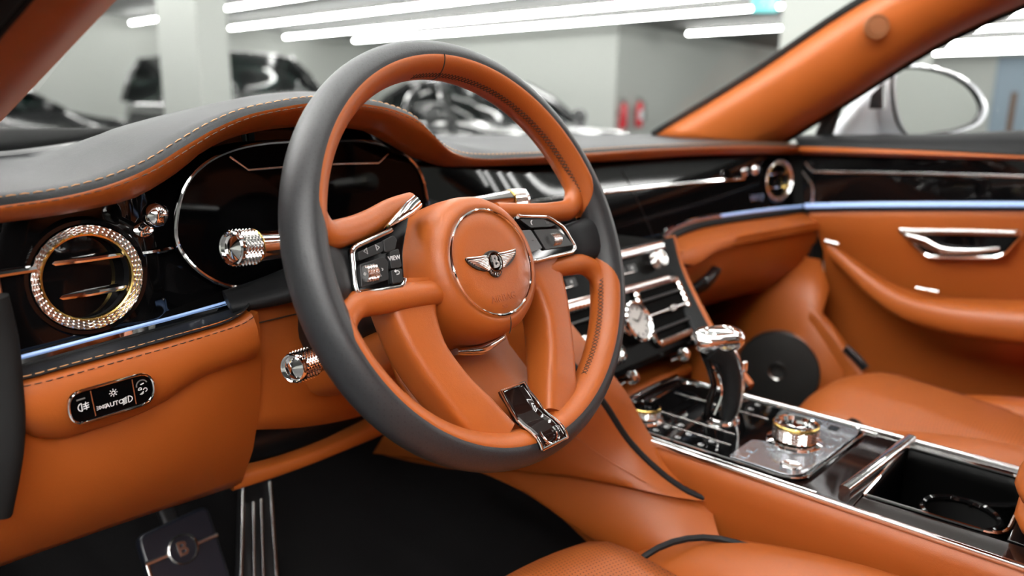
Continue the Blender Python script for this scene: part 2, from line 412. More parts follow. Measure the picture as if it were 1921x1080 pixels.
b = MB(); b.box((XE-.08, (q0.y+q1.y)/2, .6), (.05, abs(q0.y-q1.y), 1.85)); b.build('wooden_pull', brown, e, bevel=.01)

# parked cars: body shell lofted from cross-sections, glasshouse, panes, wheels
carblk = mat('black_car_paint', (.012, .013, .014), .12, coat=1); cargrey = mat('dark_grey_car_paint', (.035, .036, .036), .15, coat=1)
tyre = mat('tyre', (.015, .015, .015), .7); lampm = mat('headlamp_glass', (.8, .82, .85), .08, metal=.6)
def parked_car(name, label, pos, head, L, Wd, prof, belt, roof, body, wheels_r=.36):
    """prof: (x, z of bonnet/boot line) along the length, belt: glasshouse foot outline x-range and z, roof: x-range and z"""
    e = empty(name, (pos[0], pos[1], GZ), label, 'car'); ca, sa = math.cos(head), math.sin(head)
    def Wp(x, y, z): return Vector((pos[0]+x*ca-y*sa, pos[1]+x*sa+y*ca, GZ+z))
    n = 40; rows = []
    for i in range(n+1):
        x = -L/2+L*i/n; zt = lerp1(x, [p[0] for p in prof], [p[1] for p in prof]); t = abs(2*x/L); wy = Wd/2*(1-.16*max(0, (t-.72)/.28)**2); zb = .22+.10*max(0, (t-.85)/.15)
        rows.append([Wp(x, s_*wy*f, zb+(zt-zb)*g) for s_, f, g in ((1, .0, 0), (1, .9, 0), (1, .99, .12), (1, 1, .45), (1, .985, .78), (1, .93, .93), (1, .80, .985), (1, .4, 1.0), (1, 0, 1.0), (-1, .4, 1.0), (-1, .8, .985), (-1, .93, .93), (-1, .985, .78), (-1, 1, .45), (-1, .99, .12), (-1, .9, 0))])
    b = MB(); b.grid(rows, cu=True, capu=True); bd = b.build('body', body, e, 60)
    (bx0, bx1, bz), (rx0, rx1, rz) = belt, roof; wb, wr = Wd*.455, Wd*.345
    b = MB(); rr = []
    for j, (x, wd, z) in enumerate(((rx0, wr*.86, rz-.03), (rx0+.12, wr*.97, rz-.005), ((rx0+rx1)/2, wr, rz+.02), (rx1-.12, wr*.97, rz), (rx1, wr*.86, rz-.03))):
        rr.append([Wp(x, wd*f, z-.04*abs(f)**3+.01) for f in (-1, -.8, -.4, 0, .4, .8, 1)])
    b.grid(rr); b.build('roof', body, e, 60, solid=.05)
    # pillars
    for s_ in (1, -1):
        for (xb, xr) in ((bx1, rx1), (bx0, rx0), ((bx0+bx1)/2-.1, (rx0+rx1)/2-.05)):
            b = MB(); b.tube([Wp(xb, s_*wb, bz), Wp(xb*.45+xr*.55, s_*(wb*.45+wr*.57), bz*.42+rz*.58), Wp(xr, s_*wr*.92, rz-.02)], .045, 8); b.build('pillar', body, e)
        b = MB(); b.grid([[Wp(bx0+.02, s_*wb, bz-.02), Wp((bx0+bx1)/2, s_*wb, bz-.02), Wp(bx1-.02, s_*wb, bz-.02)], [Wp(rx0+.02, s_*wr*.95, rz-.03), Wp((rx0+rx1)/2, s_*wr*.98, rz-.02), Wp(rx1-.02, s_*wr*.95, rz-.03)]]); b.build('side_window', dark_pane, e, solid=.006)
        m0 = Wp(bx1-.25, s_*(wb+.16), bz+.06); b = MB(); b.tube([Wp(bx1-.2, s_*wb, bz+.03), m0], .03, 8); rows = []
        b.lathe([(0, -.09), (.08, -.07), (.11, 0), (.10, .05), (0, .07)], m0, (ca, sa, 0), 14); b.build('door_mirror', body, e)
        b = MB(); c = Wp(L/2-.16, s_*Wd*.36, lerp1(L/2-.2, [p[0] for p in prof], [p[1] for p in prof])-.10); b.lathe([(0, .09), (.06, .075), (.10, .03), (.11, -.05)], c, (ca, sa, .15), 18); b.build('headlamp', lampm, e)
        for wx in (L*.31, -L*.29):
            c = Wp(wx, s_*(Wd/2-.1), wheels_r); ax = Vector((-sa*s_, ca*s_, 0)); wm = MB(); R = wheels_r
            wm.lathe([(R*.6, -.1), (R*.95, -.1), (R, -.06), (R, .08), (R*.93, .115), (R*.66, .11)], c, ax, 28); wl = wm.build('wheel', tyre, e)
            wm = MB(); wm.lathe([(R*.66, .1), (R*.6, .06), (0, .05)], c, ax, 28)
            for k in range(5):
                a = k*2*math.pi/5; u = Vector((ca, sa, 0))*math.cos(a)+Vector((0, 0, 1))*math.sin(a); wm.tube([c+ax*.09+u*.03, c+ax*.1+u*R*.63], .03, 6)
            wm.build('alloy', satin, wl)
    b = MB(); b.grid([[Wp(bx1+.02, wb*f, bz) for f in (-.97, -.5, 0, .5, .97)], [Wp(rx1+.0, wr*f*.93, rz-.03+.02*(1-f*f)) for f in (-.97, -.5, 0, .5, .97)]]); b.build('windscreen', dark_pane, e, solid=.006)
    b = MB(); b.grid([[Wp(bx0-.02, wb*f, bz) for f in (-.97, 0, .97)], [Wp(rx0, wr*f*.93, rz-.03) for f in (-.97, 0, .97)]]); b.build('rear_window', dark_pane, e, solid=.006)
    # cabin floor, seats, grille
    b = MB(); b.box((Wp((bx0+bx1)/2, 0, bz-.12)), (L*.4, Wd*.8, .05), Matrix.Rotation(head, 3, 'Z')); b.build('parcel_shelf', plast, e)
    for s_ in (1, -1):
        b = MB(); q = Wp(bx0*.25+bx1*.75-.75, s_*.36, bz-.1); limb(b, [q, q+Vector((-.06*ca, -.06*sa, .42)), q+Vector((-.08*ca, -.08*sa, .60))], [.5, .46, .24], [.14, .12, .09], (ca, sa, 0), n=10); b.build('seat', plast, e)
    b = MB(); gz = lerp1(L/2, [p[0] for p in prof], [p[1] for p in prof]); 
    for k in range(5): b.tube([Wp(L/2+.02, -.42, gz*.55+.05*k-.02), Wp(L/2+.03, 0, gz*.55+.05*k-.02), Wp(L/2+.02, .42, gz*.55+.05*k-.02)], .012, 6)
    b.build('grille', chrome, e)
    return e
p = at(60, 230, D=12.6)
parked_car('saloon_car', 'black saloon car seen side-on beyond the driver windscreen pillar', (p.x-.45, p.y+1.0), math.radians(-12), 4.9, 1.88, [(-2.45, .78), (-1.9, 1.0), (1.0, 1.0), (1.9, .86), (2.45, .66)], (-1.75, 1.15, .97), (-.75, .30, 1.46), carblk)
p = at(455, 200, D=12.2)
parked_car('off_roader', 'tall black off-roader parked behind the white column', (p.x, p.y+.1), math.radians(-90), 4.9, 2.0, [(-2.45, 1.05), (-2.2, 1.18), (1.0, 1.17), (1.9, 1.12), (2.45, .95)], (-2.25, 1.15, 1.15), (-2.0, .55, 1.88), cargrey, .4)
p = at(850, 230, D=9.0)
parked_car('coupe_car', 'dark grey car seen through the top of the steering wheel', (p.x+.75, p.y+.3), math.radians(-108), 4.7, 1.9, [(-2.35, .82), (-1.8, .98), (1.0, .98), (1.9, .90), (2.35, .70)], (-1.7, 1.0, .95), (-.9, .15, 1.42), cargrey)
# ================================================================== the car around the cabin
def part(name, m, parent, rows, **k):
    b = MB(); b.grid(rows); return b.build(name, m, parent, **k)
shell = empty('car', (0, .2, GZ), 'white car whose tan cabin fills the view', 'car')
# floor pan with carpet, toe board
fl = [[Vector((x, y, z)) for x in (-.74, -.5, -.25, 0, .25, .5, .74)] for y, z in ((-1.6, .03), (-.4, .03), (.25, .02), (.42, .03), (.52, .08), (.72, .32), (.78, .60))]
part('floor_carpet', carpet, shell, fl, solid=.01)
# headliner and rear half of the cabin (above and behind the camera)
hx = (-1, -.86, -.62, 0, .62, .86, 1); hr = ((-.21, 1.02, .58), (-.33, 1.06, .60), (-.60, 1.095, .61), (-.98, 1.11, .61), (-1.5, 1.05, .60), (-1.75, .95, .57))
H = [[Vector((x*wx, y-.03*x*x, z-.02*x*x-.09*x**6)) for x in hx] for y, z, wx in hr]
hl = MB(); vs = [p for r in H for p in r]; nc = len(hx)   # headliner with the opening for the added glass roof
hl.add(vs, [(i*nc+j, i*nc+j+1, (i+1)*nc+j+1, (i+1)*nc+j) for i in range(len(hr)-1) for j in range(nc-1) if not (i in (1, 2) and j in (2, 3))])
hl.build('headliner', mat('headliner_cloth', (.30, .09, .025), .8), shell, 60, solid=.03)
part('added_glass_roof', added_roof_pane, shell, [[p+Vector((0, 0, .02)) for p in r[2:5]] for r in H[1:4]])  # unseen glass panel, added to set the overhead light in the cabin
part('rear_bulkhead', tan, shell, [[Vector((x, y, z)) for x in (-.7, 0, .7)] for y, z in ((-1.5, .05), (-1.62, .5), (-1.75, .75))], solid=.05)
part('scuttle', plast, shell, [[Vector((x, y-.10*(x/.7)**2, z)) for x in (-.7, -.35, 0, .35, .7)] for y, z in ((.70, .66), (.80, .675), (.98, .66))], solid=.02)
part('bonnet', whitepaint, shell, [[Vector((x, y-.05*(x/.7)**2, z-.06*(x/.8)**2)) for x in (-.78, -.4, 0, .4, .78)] for y, z in ((.97, .655), (1.4, .60), (1.9, .52), (2.2, .40))], solid=.02)
# windscreen: glass between the two pillars and over the dashboard
gl = MB(); rows = []
for t in [i/8 for i in range(9)]:
    yb, zb = .72+(-.20-.72)*t, .675+(1.01-.675)*t
    rows.append([Vector((x*(.63-.07*t), yb-.24*(1-t)*abs(x)**2.2-.02*t*x*x, zb-.012*x*x)) for x in [(-1+2*j/12) for j in range(13)]])
gl.grid(rows); wsn = gl.build('windscreen', pane, shell, 60)
sb = MB(); sb.tube(cr(rows[0], 24), .014, 8, sy=1.0); sb.build('windscreen_seal', rubber, shell)
wb = MB(); limb(wb, [at(-60, 264, Y=.46), at(0, 262, Y=.50), at(90, 257, Y=.55), at(180, 250, Y=.60), at(260, 244, Y=.64)], [.024, .023, .018, .011, .006], .02, (0, -1, .3), n=20); wb.build('scuttle_cover', rubber, shell)
# pillars: padded tan trim from dashboard corner up to the roof
def pillar(s, name, label, dx=0):
    A = [(1240, 245, .60), (1400, 150, .60), (1630, 0, .60)]
    ins = [Vector((s*.61, .43, .69)), Vector((s*.605, .225, .805)), Vector((s*.60, .015, .934)), Vector((s*.58, -.19, 1.02))]
    mid = [Vector((s*.655, .29, .68)), Vector((s*.655, .13, .775)), Vector((s*.645, -.04, .888)), Vector((s*.63, -.24, .985))]
    out = [Vector((s*.695, .20, .675)), Vector((s*.70, .065, .768)), Vector((s*.695, -.09, .870)), Vector((s*.685, -.28, .955))]
    inn = [Vector((s*.640, .40, .70)), Vector((s*.64, .21, .81)), Vector((s*.635, 0, .935)), Vector((s*.61, -.20, 1.03))]
    if s < 0:
        ins = [Vector((-.69, .33, .67)), Vector((-.66, .236, .729)), Vector((-.62, .11, .808)), Vector((-.573, -.037, .90)), Vector((-.523, -.197, 1.0))]
        out = [Vector((-.757, .234, .67)), Vector((-.727, .14, .73)), Vector((-.687, .014, .809)), Vector((-.641, -.13, .90)), Vector((-.59, -.29, 1.0))]
        for q_ in ins: q_.x -= .016
        mid = [a.lerp(c, .5)+Vector((-.024, 0, 0)) for a, c in zip(ins, out)]
    e = empty(name, (s*.66+dx, .3, .68), label, 'pillar')
    b = MB(); m2 = [p+Vector((-s*.028, -.035, -.006)) for p in mid]
    b.grid([cr(ins, 20), cr([p.lerp(q, .35)+Vector((-s*.012, -.012, 0)) for p, q in zip(ins, m2)], 20), cr(m2, 20), cr([p.lerp(q, .6)+Vector((-s*.006, -.012, 0)) for p, q in zip(m2, out)], 20), cr(out, 20), cr([p+Vector((s*.02, .05, 0)) for p in out], 20)])
    o = b.build('pillar_trim', tan, e, 50, solid=.004)
    b = MB(); b.tube(cr([p+Vector((s*.004, .006, .004)) for p in ins], 20), .009, 8); b.build('glass_seal', rubber, e)
    b = MB(); b.tube(cr([p+Vector((s*.004, 0, -.003)) for p in out], 20), .006, 8); b.build('door_seal', rubber, e)
    return e, mid, m2
pl, _, _ = pillar(-1, 'windscreen_pillar', 'tan leather windscreen pillar on the driver side with black door seal', -.018)
pr, mid_r, m2_r = pillar(1, 'windscreen_pillar', 'tan leather windscreen pillar on the passenger side with round cap')
# driver side: thick black weather strip and door frame post outside the tan trim
b = MB(); b.grid([cr([Vector((x+dx, y+dy, z)) for x, y, z in ((-.757, .234, .67), (-.727, .14, .73), (-.687, .014, .809), (-.641, -.13, .90), (-.59, -.29, 1.0))], 16) for dx, dy in ((0, 0), (-.008, -.03), (-.03, -.035), (-.05, 0))]); b.build('weather_strip', rubber, pl, 50, solid=.004)
# round cap on the passenger pillar
pc = at(1645, 50, X=.588); nrm = (CAM-pc); nrm = Vector((-.80, -.52, -.05)).normalized()
cp = MB(); cp.lathe([(0, .0030), (.0135, .0030), (.0145, .0015), (.0165, .0015), (.0175, .0035), (.0195, .0035), (.021, -.002)], pc, nrm, 32); cp.build('round_cap', mat('brown_cap', (.19, .060, .014), .5), pr)
# quarter-light post, outside the passenger pillar
def surfX(px, py, X): return at(px, py, X=X)
qp = MB(); limb(qp, [surfX(1540, 268, .745), surfX(1560, 215, .74), surfX(1580, 160, .725)], [.035, .032, .026], .02, (1, 0, 0), n=10); qp.build('quarter_light_post', plast, shell)
# passenger side window
gl = MB(); gl.grid([[Vector((.735, y, .69)) for y in (.20, 0, -.3, -.7)], [Vector((.70, y, .84)) for y in (-.02, -.12, -.35, -.7)], [Vector((.64, y, 1.0)) for y in (-.30, -.35, -.45, -.7)]]); gl.build('side_window', pane, shell, 60)
# closed rear half of the cabin behind the camera: rear doors, centre pillars, privacy glass
privacy = glass_mat('privacy_glass', (.10, .11, .11), .04)
for s in (-1, 1):
    part('rear_door', blk, shell, [[Vector((s*x, y, z)) for y in (-.86, -1.3, -1.8)] for x, z in ((.80, .0), (.80, .40), (.76, .70))], solid=.05)
    part('rear_door_glass', privacy, shell, [[Vector((s*x, y, z)) for y in (-.86, -1.3, -1.8)] for x, z in ((.76, .70), (.66, .96))])
    b = MB(); limb(b, [Vector((s*.80, -.84, .0)), Vector((s*.79, -.84, .45)), Vector((s*.74, -.86, .72)), Vector((s*.63, -.90, 1.0))], [.16, .15, .12, .10], .06, (1, 0, 0), n=16, e=3); b.build('centre_pillar', blk, shell)
part('rear_glass', privacy, shell, [[Vector((x, -1.78, .74)) for x in (-.7, 0, .7)], [Vector((x, -1.74, .97)) for x in (-.58, 0, .58)]])
for s in (-1, 1):
    part('footwell_side', carpet, shell, [[Vector((s*.765, y, z)) for y in (.16, .4, .8)] for z in (-.02, .3, .66)], solid=.012)
part('bulkhead', carpet, shell, [[Vector((x, .80, z)) for x in (-.77, 0, .77)] for z in (.1, .66)], solid=.012)
# ================================================================== dashboard
dash = empty('dashboard', (0, .3, .35), 'tan and black leather dashboard with glossy black fascia and chrome strips', 'dashboard')
EX = [-.75, -.6, -.45, -.3, -.2, 0, .3, .75]; EY = [.150, .150, .140, .150, .180, .195, .190, .146]
def eY(x, z=0): return lerp1(x, EX, EY)
def fY(x, z): return .252-.17*x*x-(.611-z)*lerp1(x, [-.25, .05], [.06, .22])+lerp1(x, [-.585, -.548, -.46, -.39], [0, .026, .020, 0])
E_px = [(-90, 401), (0, 386), (111, 370), (200, 348), (280, 315), (345, 275), (400, 243), (460, 217), (520, 203), (583, 193), (640, 191), (690, 196), (740, 206), (787, 227), (810, 250), (833, 273), (860, 290), (893, 297), (997, 295), (1100, 288), (1200, 281), (1300, 276), (1400, 273), (1503, 275)]
L_px = [(-90, 433), (0, 418), (80, 408), (180, 390), (250, 372), (300, 345), (340, 318), (380, 285), (430, 260), (490, 245), (560, 238), (647, 240), (687, 247), (717, 260), (747, 277), (783, 297), (810, 307), (833, 312), (877, 313), (997, 309), (1150, 302), (1300, 292), (1400, 289), (1503, 288)]
hood = lambda x: lerp1(x, [-.62, -.5, -.28, -.2], [0, 1, 1, 0])
Ec = cr([on(a, b, eY) for a, b in E_px], 110)
Lc = cr([on(a, b, lambda x, z: eY(x)+.012+.022*hood(x)) for a, b in L_px], 110)
HX = [-.72, -.64, -.617, -.585, -.56, -.525, -.49, -.455, -.42, -.38, -.34, -.30, -.24, -.19, -.12, -.05, .75]
HZ = [.668, .678, .684, .700, .713, .724, .733, .741, .748, .7535, .756, .754, .738, .718, .697, .691, .689]
HC = cr([Vector((a, 0, c)) for a, c in zip(HX, HZ)], 160)
def hump(x):
    for a, c in zip(HC, HC[1:]):
        if a.x <= x <= c.x: return a.z+(c.z-a.z)*(x-a.x)/max(c.x-a.x, 1e-9)
    return HC[0].z if x < HC[0].x else HC[-1].z
def wind_y(x): return .70-.24*min(1, abs(x)/.63)**2.2
rows = []
for k, (dy, kind) in enumerate(((0, 'e'), (.003, 'l'), (.010, 'l'), (.035, 'm'), (.075, 'm'), (.12, 'm'), (.16, 'h'), (.21, 'd'), (.27, 'b'), (.36, 'b'), (9, 'w'))):
    r = []
    for p in Ec:
        base = lerp1(p.x, [-.75, -.6, -.1, .75], [.672, .68, .690, .688]); hz = max(hump(p.x), base)
        y = min(p.y+dy, max(wind_y(p.x), p.y+dy*.2)); dd = y-p.y
        if kind == 'e': z = p.z
        elif kind == 'l': z = p.z+(.003 if dy < .005 else .0055)
        elif kind == 'm': t = dd/.16; z = p.z+.0055+(hz-p.z-.0055)*min(1, t)**.8
        elif kind == 'h': z = hz
        elif kind == 'd': z = hz*.72+(base+.003)*.28
        elif kind == 'b': z = base+(.004 if dy > .3 else .012 if hz > base+.02 else .004)
        else: y = wind_y(p.x)+.02; z = base-.004
        r.append(Vector((p.x, y, z)))
    rows.append(r)
part('upper_pad', blk, dash, rows, smooth=60)
part('edge_roll', tan, dash, [[p+Vector((0, .005, .001)) for p in Ec], Ec]+[[a.lerp(b, t)+Vector((0, -d*(.6+.6*hood(a.x)), d*.3)) for a, b in zip(Ec, Lc)] for t, d in ((.15, .004), (.35, .0075), (.6, .0085), (.85, .005))]+[Lc, [p+Vector((0, .012, .002)) for p in Lc]], smooth=60)
stitches('tan_stitching', [p+Vector((0, .0075, .0049)) for p in Ec], .0052, .0016, .00045, stitch_t, dash, Vector((0, -.0001, .0005)))
stitches('dark_stitching', [a.lerp(b, .2)+Vector((0, -.0068-.004*hood(a.x), .0018)) for a, b in zip(Ec, Lc)], .0045, .0018, .0004, stitch_b, dash, Vector((0, -.0004, .0002)))
# piano-black fascia
BX = [-.715, -.65, -.6, -.55, -.505, -.49, -.3, -.2, -.1, .1, .3, .45, .6, .73]; BZ = [.547, .551, .555, .558, .563, .566, .566, .55, .526, .526, .532, .540, .543, .545]
def bZ(x): return lerp1(x, BX, BZ)
cols = [-.715+1.43*i/90 for i in range(91)]
def Lat(x, C):
    for a, b in zip(C, C[1:]):
        if (a.x-x)*(b.x-x) <= 0 and a.x != b.x: return a.lerp(b, (x-a.x)/(b.x-a.x))
    return C[0] if x < C[0].x else C[-1]
rows = []
for t in (-1, 0, .12, .3, .5, .7, .85, 1):
    r = []
    for x in cols:
        q = Lat(x, Lc); zt, zb = q.z+.004, bZ(x)
        if t < 0: r.append(Vector((x, q.y+.006, q.z+.006))); continue
        z = zt+(zb-zt)*t; y = fY(x, z)
        if t == 0: y = max(y, q.y+.012)
        r.append(Vector((x, y, z)))
    rows.append(r)
fas = part('fascia', gls, dash, rows, smooth=60)
def onf(px, py, lift=0): return on(px, py, lambda x, z: fY(x, z)-lift)
def ribbon(name, path, r, m, parent, up=(0, -1, 0), sy=.95, n=60, seg=8):
    b = MB(); b.tube(cr(path, n), r, seg, up=up, sy=sy); return b.build(name, m, parent)
# chrome strip half way up the fascia: three visible runs
ribbon('chrome_strip', [onf(-60, 526, .001), onf(0, 514, .001), onf(66, 504, .001)], .0028, chrome, dash)
ribbon('chrome_strip', [onf(250, 478, .001), onf(290, 472, .001), onf(330, 464, .001)], .0028, chrome, dash)
ribbon('chrome_strip', [Vector((-.22, fY(-.22, .612)-.001, .612)), Vector((-.08, fY(-.08, .611)-.001, .611)), onf(1000, 377, .001), onf(1130, 360, .001), onf(1250, 347, .001), onf(1395, 334, .001)], .0032, chrome, dash)
# chrome edge along the foot and the outer end of the driver fascia
foot = [onf(22, 684, .006), onf(120, 658, .006), onf(250, 623, .006), onf(350, 596, .006), onf(440, 570, .006), onf(452, 561, .006)]
ribbon('foot_chrome', foot, .0042, chrome, dash, sy=1)
ribbon('foot_light_line', [p+Vector((0, -.002, .0048)) for p in foot[:-1]], .0012, ring_glow, dash)
ribbon('end_chrome', [onf(-8, 520, .002), onf(0, 565, .002), onf(12, 630, .002), onf(25, 686, .002)], .0028, chrome, dash, sy=.8)
# passenger side foot strip: runs on into the door line
pf = [onf(1246, 446, .004), onf(1262, 430, .004), onf(1300, 415, .004), onf(1350, 405, .004), onf(1400, 398, .004), onf(1450, 392, .004), onf(1512, 386, .004)]
ribbon('foot_chrome', pf, .005, chrome, dash, sy=.8)
ribbon('foot_light_line', [p+Vector((0, -.004, .001)) for p in pf[3:]], .0025, ring_glow, dash)
# joint of the turning middle display and the glovebox side of the fascia
ribbon('panel_joint', [onf(1165, 318, .0003), onf(1183, 350, .0003), onf(1218, 425, .0003), onf(1228, 450, .0003)], .0008, plast, dash)
# instrument display
iY = .222
def mirror_out(pts): return pts+[(-.780-x, z) for x, z in reversed(pts)]
half = [(-.40, .567), (-.47, .567), (-.492, .570), (-.508, .578), (-.523, .590), (-.534, .604), (-.541, .622), (-.538, .645), (-.529, .668), (-.511, .686), (-.484, .698), (-.451, .704), (-.42, .7055)]
outl = [(p.x, p.z) for p in cr([Vector((x, 0, z)) for x, z in mirror_out(half)], 120, True)]
ifr = (Vector((0, iY, 0)), Vector((1, 0, 0)), Vector((0, 0, 1)), Vector((0, -1, 0)))
inst = empty('instrument_display', (-.39, iY, .56), 'unlit black instrument display with thin chrome rim behind the steering wheel', 'display')
plate('screen', inset(outl, .001), .012, ifr, screen, inst, bevel=0)
outline_tube('chrome_rim', outl, .0022, ifr, chrome, inst, 8, .0015)
strokes('visor_edge', [[(-.484, .6925), (-.466, .6795), (-.415, .681), (-.36, .681), (-.31, .680), (-.296, .690)]], .0009, ifr, satin, inst, .001)
# black leather cowl under the instrument display
limb_b = MB(); limb(limb_b, [Vector((-.505, .205, .560)), Vector((-.47, .195, .565)), Vector((-.42, .185, .574)), Vector((-.36, .185, .576)), Vector((-.29, .19, .570)), Vector((-.22, .21, .555))], [.035, .05, .06, .06, .05, .03], [.012, .018, .022, .022, .018, .012], (0, -.3, 1), n=30); limb_b.build('column_cowl', blk, dash)
# organ-stop plunger of the vent
def plunger(px, py, bx, by, label=None):
    a = onf(bx, by); d = Vector((.10, -1, .22)).normalized(); tip = at(px, py, Y=a.y-.028); d = tip-a
    pe = MB(); pe.lathe([(0, 0), (.0085, 0), (.0085, .002), (.006, .0035), (.003, .004), (.0028, d.length)], a, d, 24); o = pe.build('plunger_stem', chrome, dash)
    pe = MB(); pe.lathe([(.0105*math.sin(math.pi*i/14), -.0105*math.cos(math.pi*i/14)) for i in range(15)], tip, d, 24); pe.build('plunger_ball', chrome, o)
plunger(291, 403, 266, 428)
def vent(cx, cy, R, nrm, label, name='air_vent', blades_m=chrome):
    c = onf(cx, cy); nrm = Vector(nrm).normalized(); e = empty(name, c, label, 'air vent', 'round air vents')
    b = MB(); b.lathe([(R*1.16, -.004), (R*1.15, .004), (R*1.10, .0085), (R*1.03, .0085), (R*1.0, .005)], c, nrm, 64); b.build('outer_ring', gls, e)
    # cut-crystal bezel: crossed ridges
    b = MB(); n = 30; rr = []
    for i in range(7):
        f = i/6; rad = R*(1.0-.17*f); h = .0100-.0035*f; row = []
        for k in range(n*2):
            a = math.pi*k/n; dd = .0008 if (i+k) % 2 else -.0007; row.append((rad, h+dd, a))
        rr.append(row)
    e1 = Vector((0, 0, 1)); e1 = (e1-nrm*e1.dot(nrm)).normalized(); e2 = nrm.cross(e1)
    diamonds(b, [[c+nrm*h+(e1*math.cos(a)+e2*math.sin(a))*rad for rad, h, a in row] for row in rr]); b.build('cut_bezel', steel, e, 0)
    b = MB(); b.lathe([(R*.835, .006), (R*.83, .0085), (R*.80, .008), (R*.795, .004)], c, nrm, 64); b.build('brass_ring', gold, e)
    b = MB(); b.lathe([(R*.80, .005), (R*.79, -.014), (R*.5, -.022), (0, -.024)], c, nrm, 48); b.build('throat', plast, e)
    ex = Vector((1, 0, 0)); ex = (ex-nrm*ex.dot(nrm)).normalized(); ez = nrm.cross(ex); ez = ez if ez.z > 0 else -ez
    for zz in (.33, -.33):
        hw = R*.80*math.sqrt(1-(zz/.8)**2); b = MB(); b.tube([c+ex*-hw+ez*zz*R+nrm*.001, c+ez*zz*R+nrm*.004, c+ex*hw+ez*zz*R+nrm*.001], .0024, 8, up=ez); sl = b.build('blade_edge', blades_m, e)
        b = MB(); b.box(c+ez*(zz*R)+nrm*-.007, (hw*1.9, .016, .0018), Matrix((ex, -nrm, ez)).transposed()); b.build('blade', plast, sl)
    return e
vent(159, 518, .0405, (.03, -1, .04), 'round chrome-ringed air vent at the driver end of the fascia')
vent(1455, 338, .0405, (-.30, -1, .05), 'round chrome-ringed air vent at the passenger end of the fascia')
plunger(1414, 318, 1396, 322)
text('emblem_print', 'W12', .022, (onf(1420, 372, .001), Vector((1, -.2, 0)).normalized(), Vector((0, 0, 1)), Vector((-.2, -1, 0)).normalized()), satin, dash)
# -------- lower driver side: black leather strip, switch panel bulge, knee panels
def yU(x, z=0): return lerp1(x, [-.72, -.6, -.5, -.45], [.155, .160, .165, .175])
st_b = [on(a, b, lambda x, z: yU(x)-.010) for a, b in ((14, 716), (60, 707), (120, 690), (250, 655), (350, 627), (420, 606), (452, 590), (468, 573))]
st_t = [on(a, b, lambda x, z: fY(x, z)-.004) for a, b in ((12, 692), (60, 680), (120, 664), (250, 629), (350, 602), (420, 582), (448, 572), (458, 560))]
T, B2 = cr(st_t, 50), cr(st_b, 50)
part('leather_strip', blk, dash, [[p+Vector((0, .01, 0)) for p in T], T, [a.lerp(b, .3)+Vector((0, -.004, .001)) for a, b in zip(T, B2)], [a.lerp(b, .7)+Vector((0, -.003, 0)) for a, b in zip(T, B2)], B2, [p+Vector((0, .004, -.002)) for p in B2]], smooth=60)
stitches('tan_stitching', [a.lerp(b, .72)+Vector((0, -.0034, 0)) for a, b in zip(T, B2)], .005, .0016, .00045, stitch_t, dash, Vector((0, -.0006, 0)))
up_t = [on(a, b, lambda x, z: yU(x)-.008) for a, b in ((18, 722), (60, 713), (120, 697), (250, 661), (350, 634), (420, 613), (455, 600), (472, 588))]
up_b = [on(a, b, lambda x, z: yU(x)+.004) for a, b in ((34, 806), (60, 818), (110, 823), (180, 805), (250, 781), (310, 752), (370, 712), (474, 672))]
A, Bq = cr(up_t, 50), cr(up_b, 50)
bul = [[p+Vector((0, .010, .002)) for p in A], A]+[[a.lerp(b, t)+Vector((0, -d, 0)) for a, b in zip(A, Bq)] for t, d in ((.08, .004), (.25, .009), (.5, .0125), (.75, .0115), (.92, .006))]+[Bq, [p+Vector((0, .015, .002)) for p in Bq]]
part('switch_panel_pad', tan, dash, bul, smooth=70)
stitches('dark_stitching', [a.lerp(b, .05)+Vector((0, -.003, 0)) for a, b in zip(A, Bq)], .0048, .0016, .00042, stitch_b, dash, Vector((0, -.0006, 0)))
kb = cr([at(-60, 1088, Y=.19), at(0, 1063, Y=.20), at(100, 1027, Y=.215), at(200, 992, Y=.225), at(300, 958, Y=.235), at(400, 926, Y=.245), at(452, 908, Y=.25)], 50)
ktop = [at(*a, Y=y) for a, y in (((-60, 820), .150), ((20, 806), .150), ((60, 815), .160), ((110, 820), .166), ((180, 802), .168), ((250, 778), .168), ((310, 749), .168), ((370, 709), .168), ((484, 585), .172))]
kt = cr(ktop, 50)
def kmid(t, d): return [a.lerp(b, t)+Vector((0, -d, 0)) for a, b in zip(kt, kb)]
part('knee_panel', tan, dash, [[p+Vector((0, .012, .0)) for p in kt], kt, kmid(.08, .006), kmid(.25, .014), kmid(.5, .02), kmid(.75, .016), kmid(.93, .005), kb, [p+Vector((0, .03, .006)) for p in kb]], smooth=70)
# knee bolster below the steering column, dark slot, lower lip
def grid_px(rows_px): return [cr([at(a, b, Y=y) for a, b, y in r], 24) for r in rows_px]
part('column_knee_pad', tan, dash, grid_px([[(466, 556, .20), (560, 515, .205), (700, 500, .21), (860, 520, .215), (960, 560, .22)], [(476, 600, .190), (560, 575, .185), (700, 560, .185), (860, 570, .19), (960, 600, .20)], [(480, 690, .190), (570, 660, .182), (700, 650, .18), (860, 650, .185), (960, 660, .20)], [(476, 780, .196), (560, 770, .19), (690, 735, .19), (860, 700, .19), (960, 690, .205)], [(474, 806, .205), (560, 802, .20), (660, 785, .20), (830, 730, .20), (960, 700, .21)], [(470, 806, .24), (560, 800, .24), (660, 783, .24), (830, 730, .24), (960, 700, .24)]]), smooth=70)
ribbon('pad_seam', [at(478, 607, Y=.1865), at(520, 597, Y=.184), (at(560, 588, Y=.182)), at(620, 578, Y=.1815)], .0007, stitch_b, dash)
part('slot_back', plast, dash, grid_px([[(440, 800, .29), (560, 780, .29), (700, 740, .29)], [(440, 900, .29), (560, 860, .29), (720, 800, .29)]]), solid=.004)
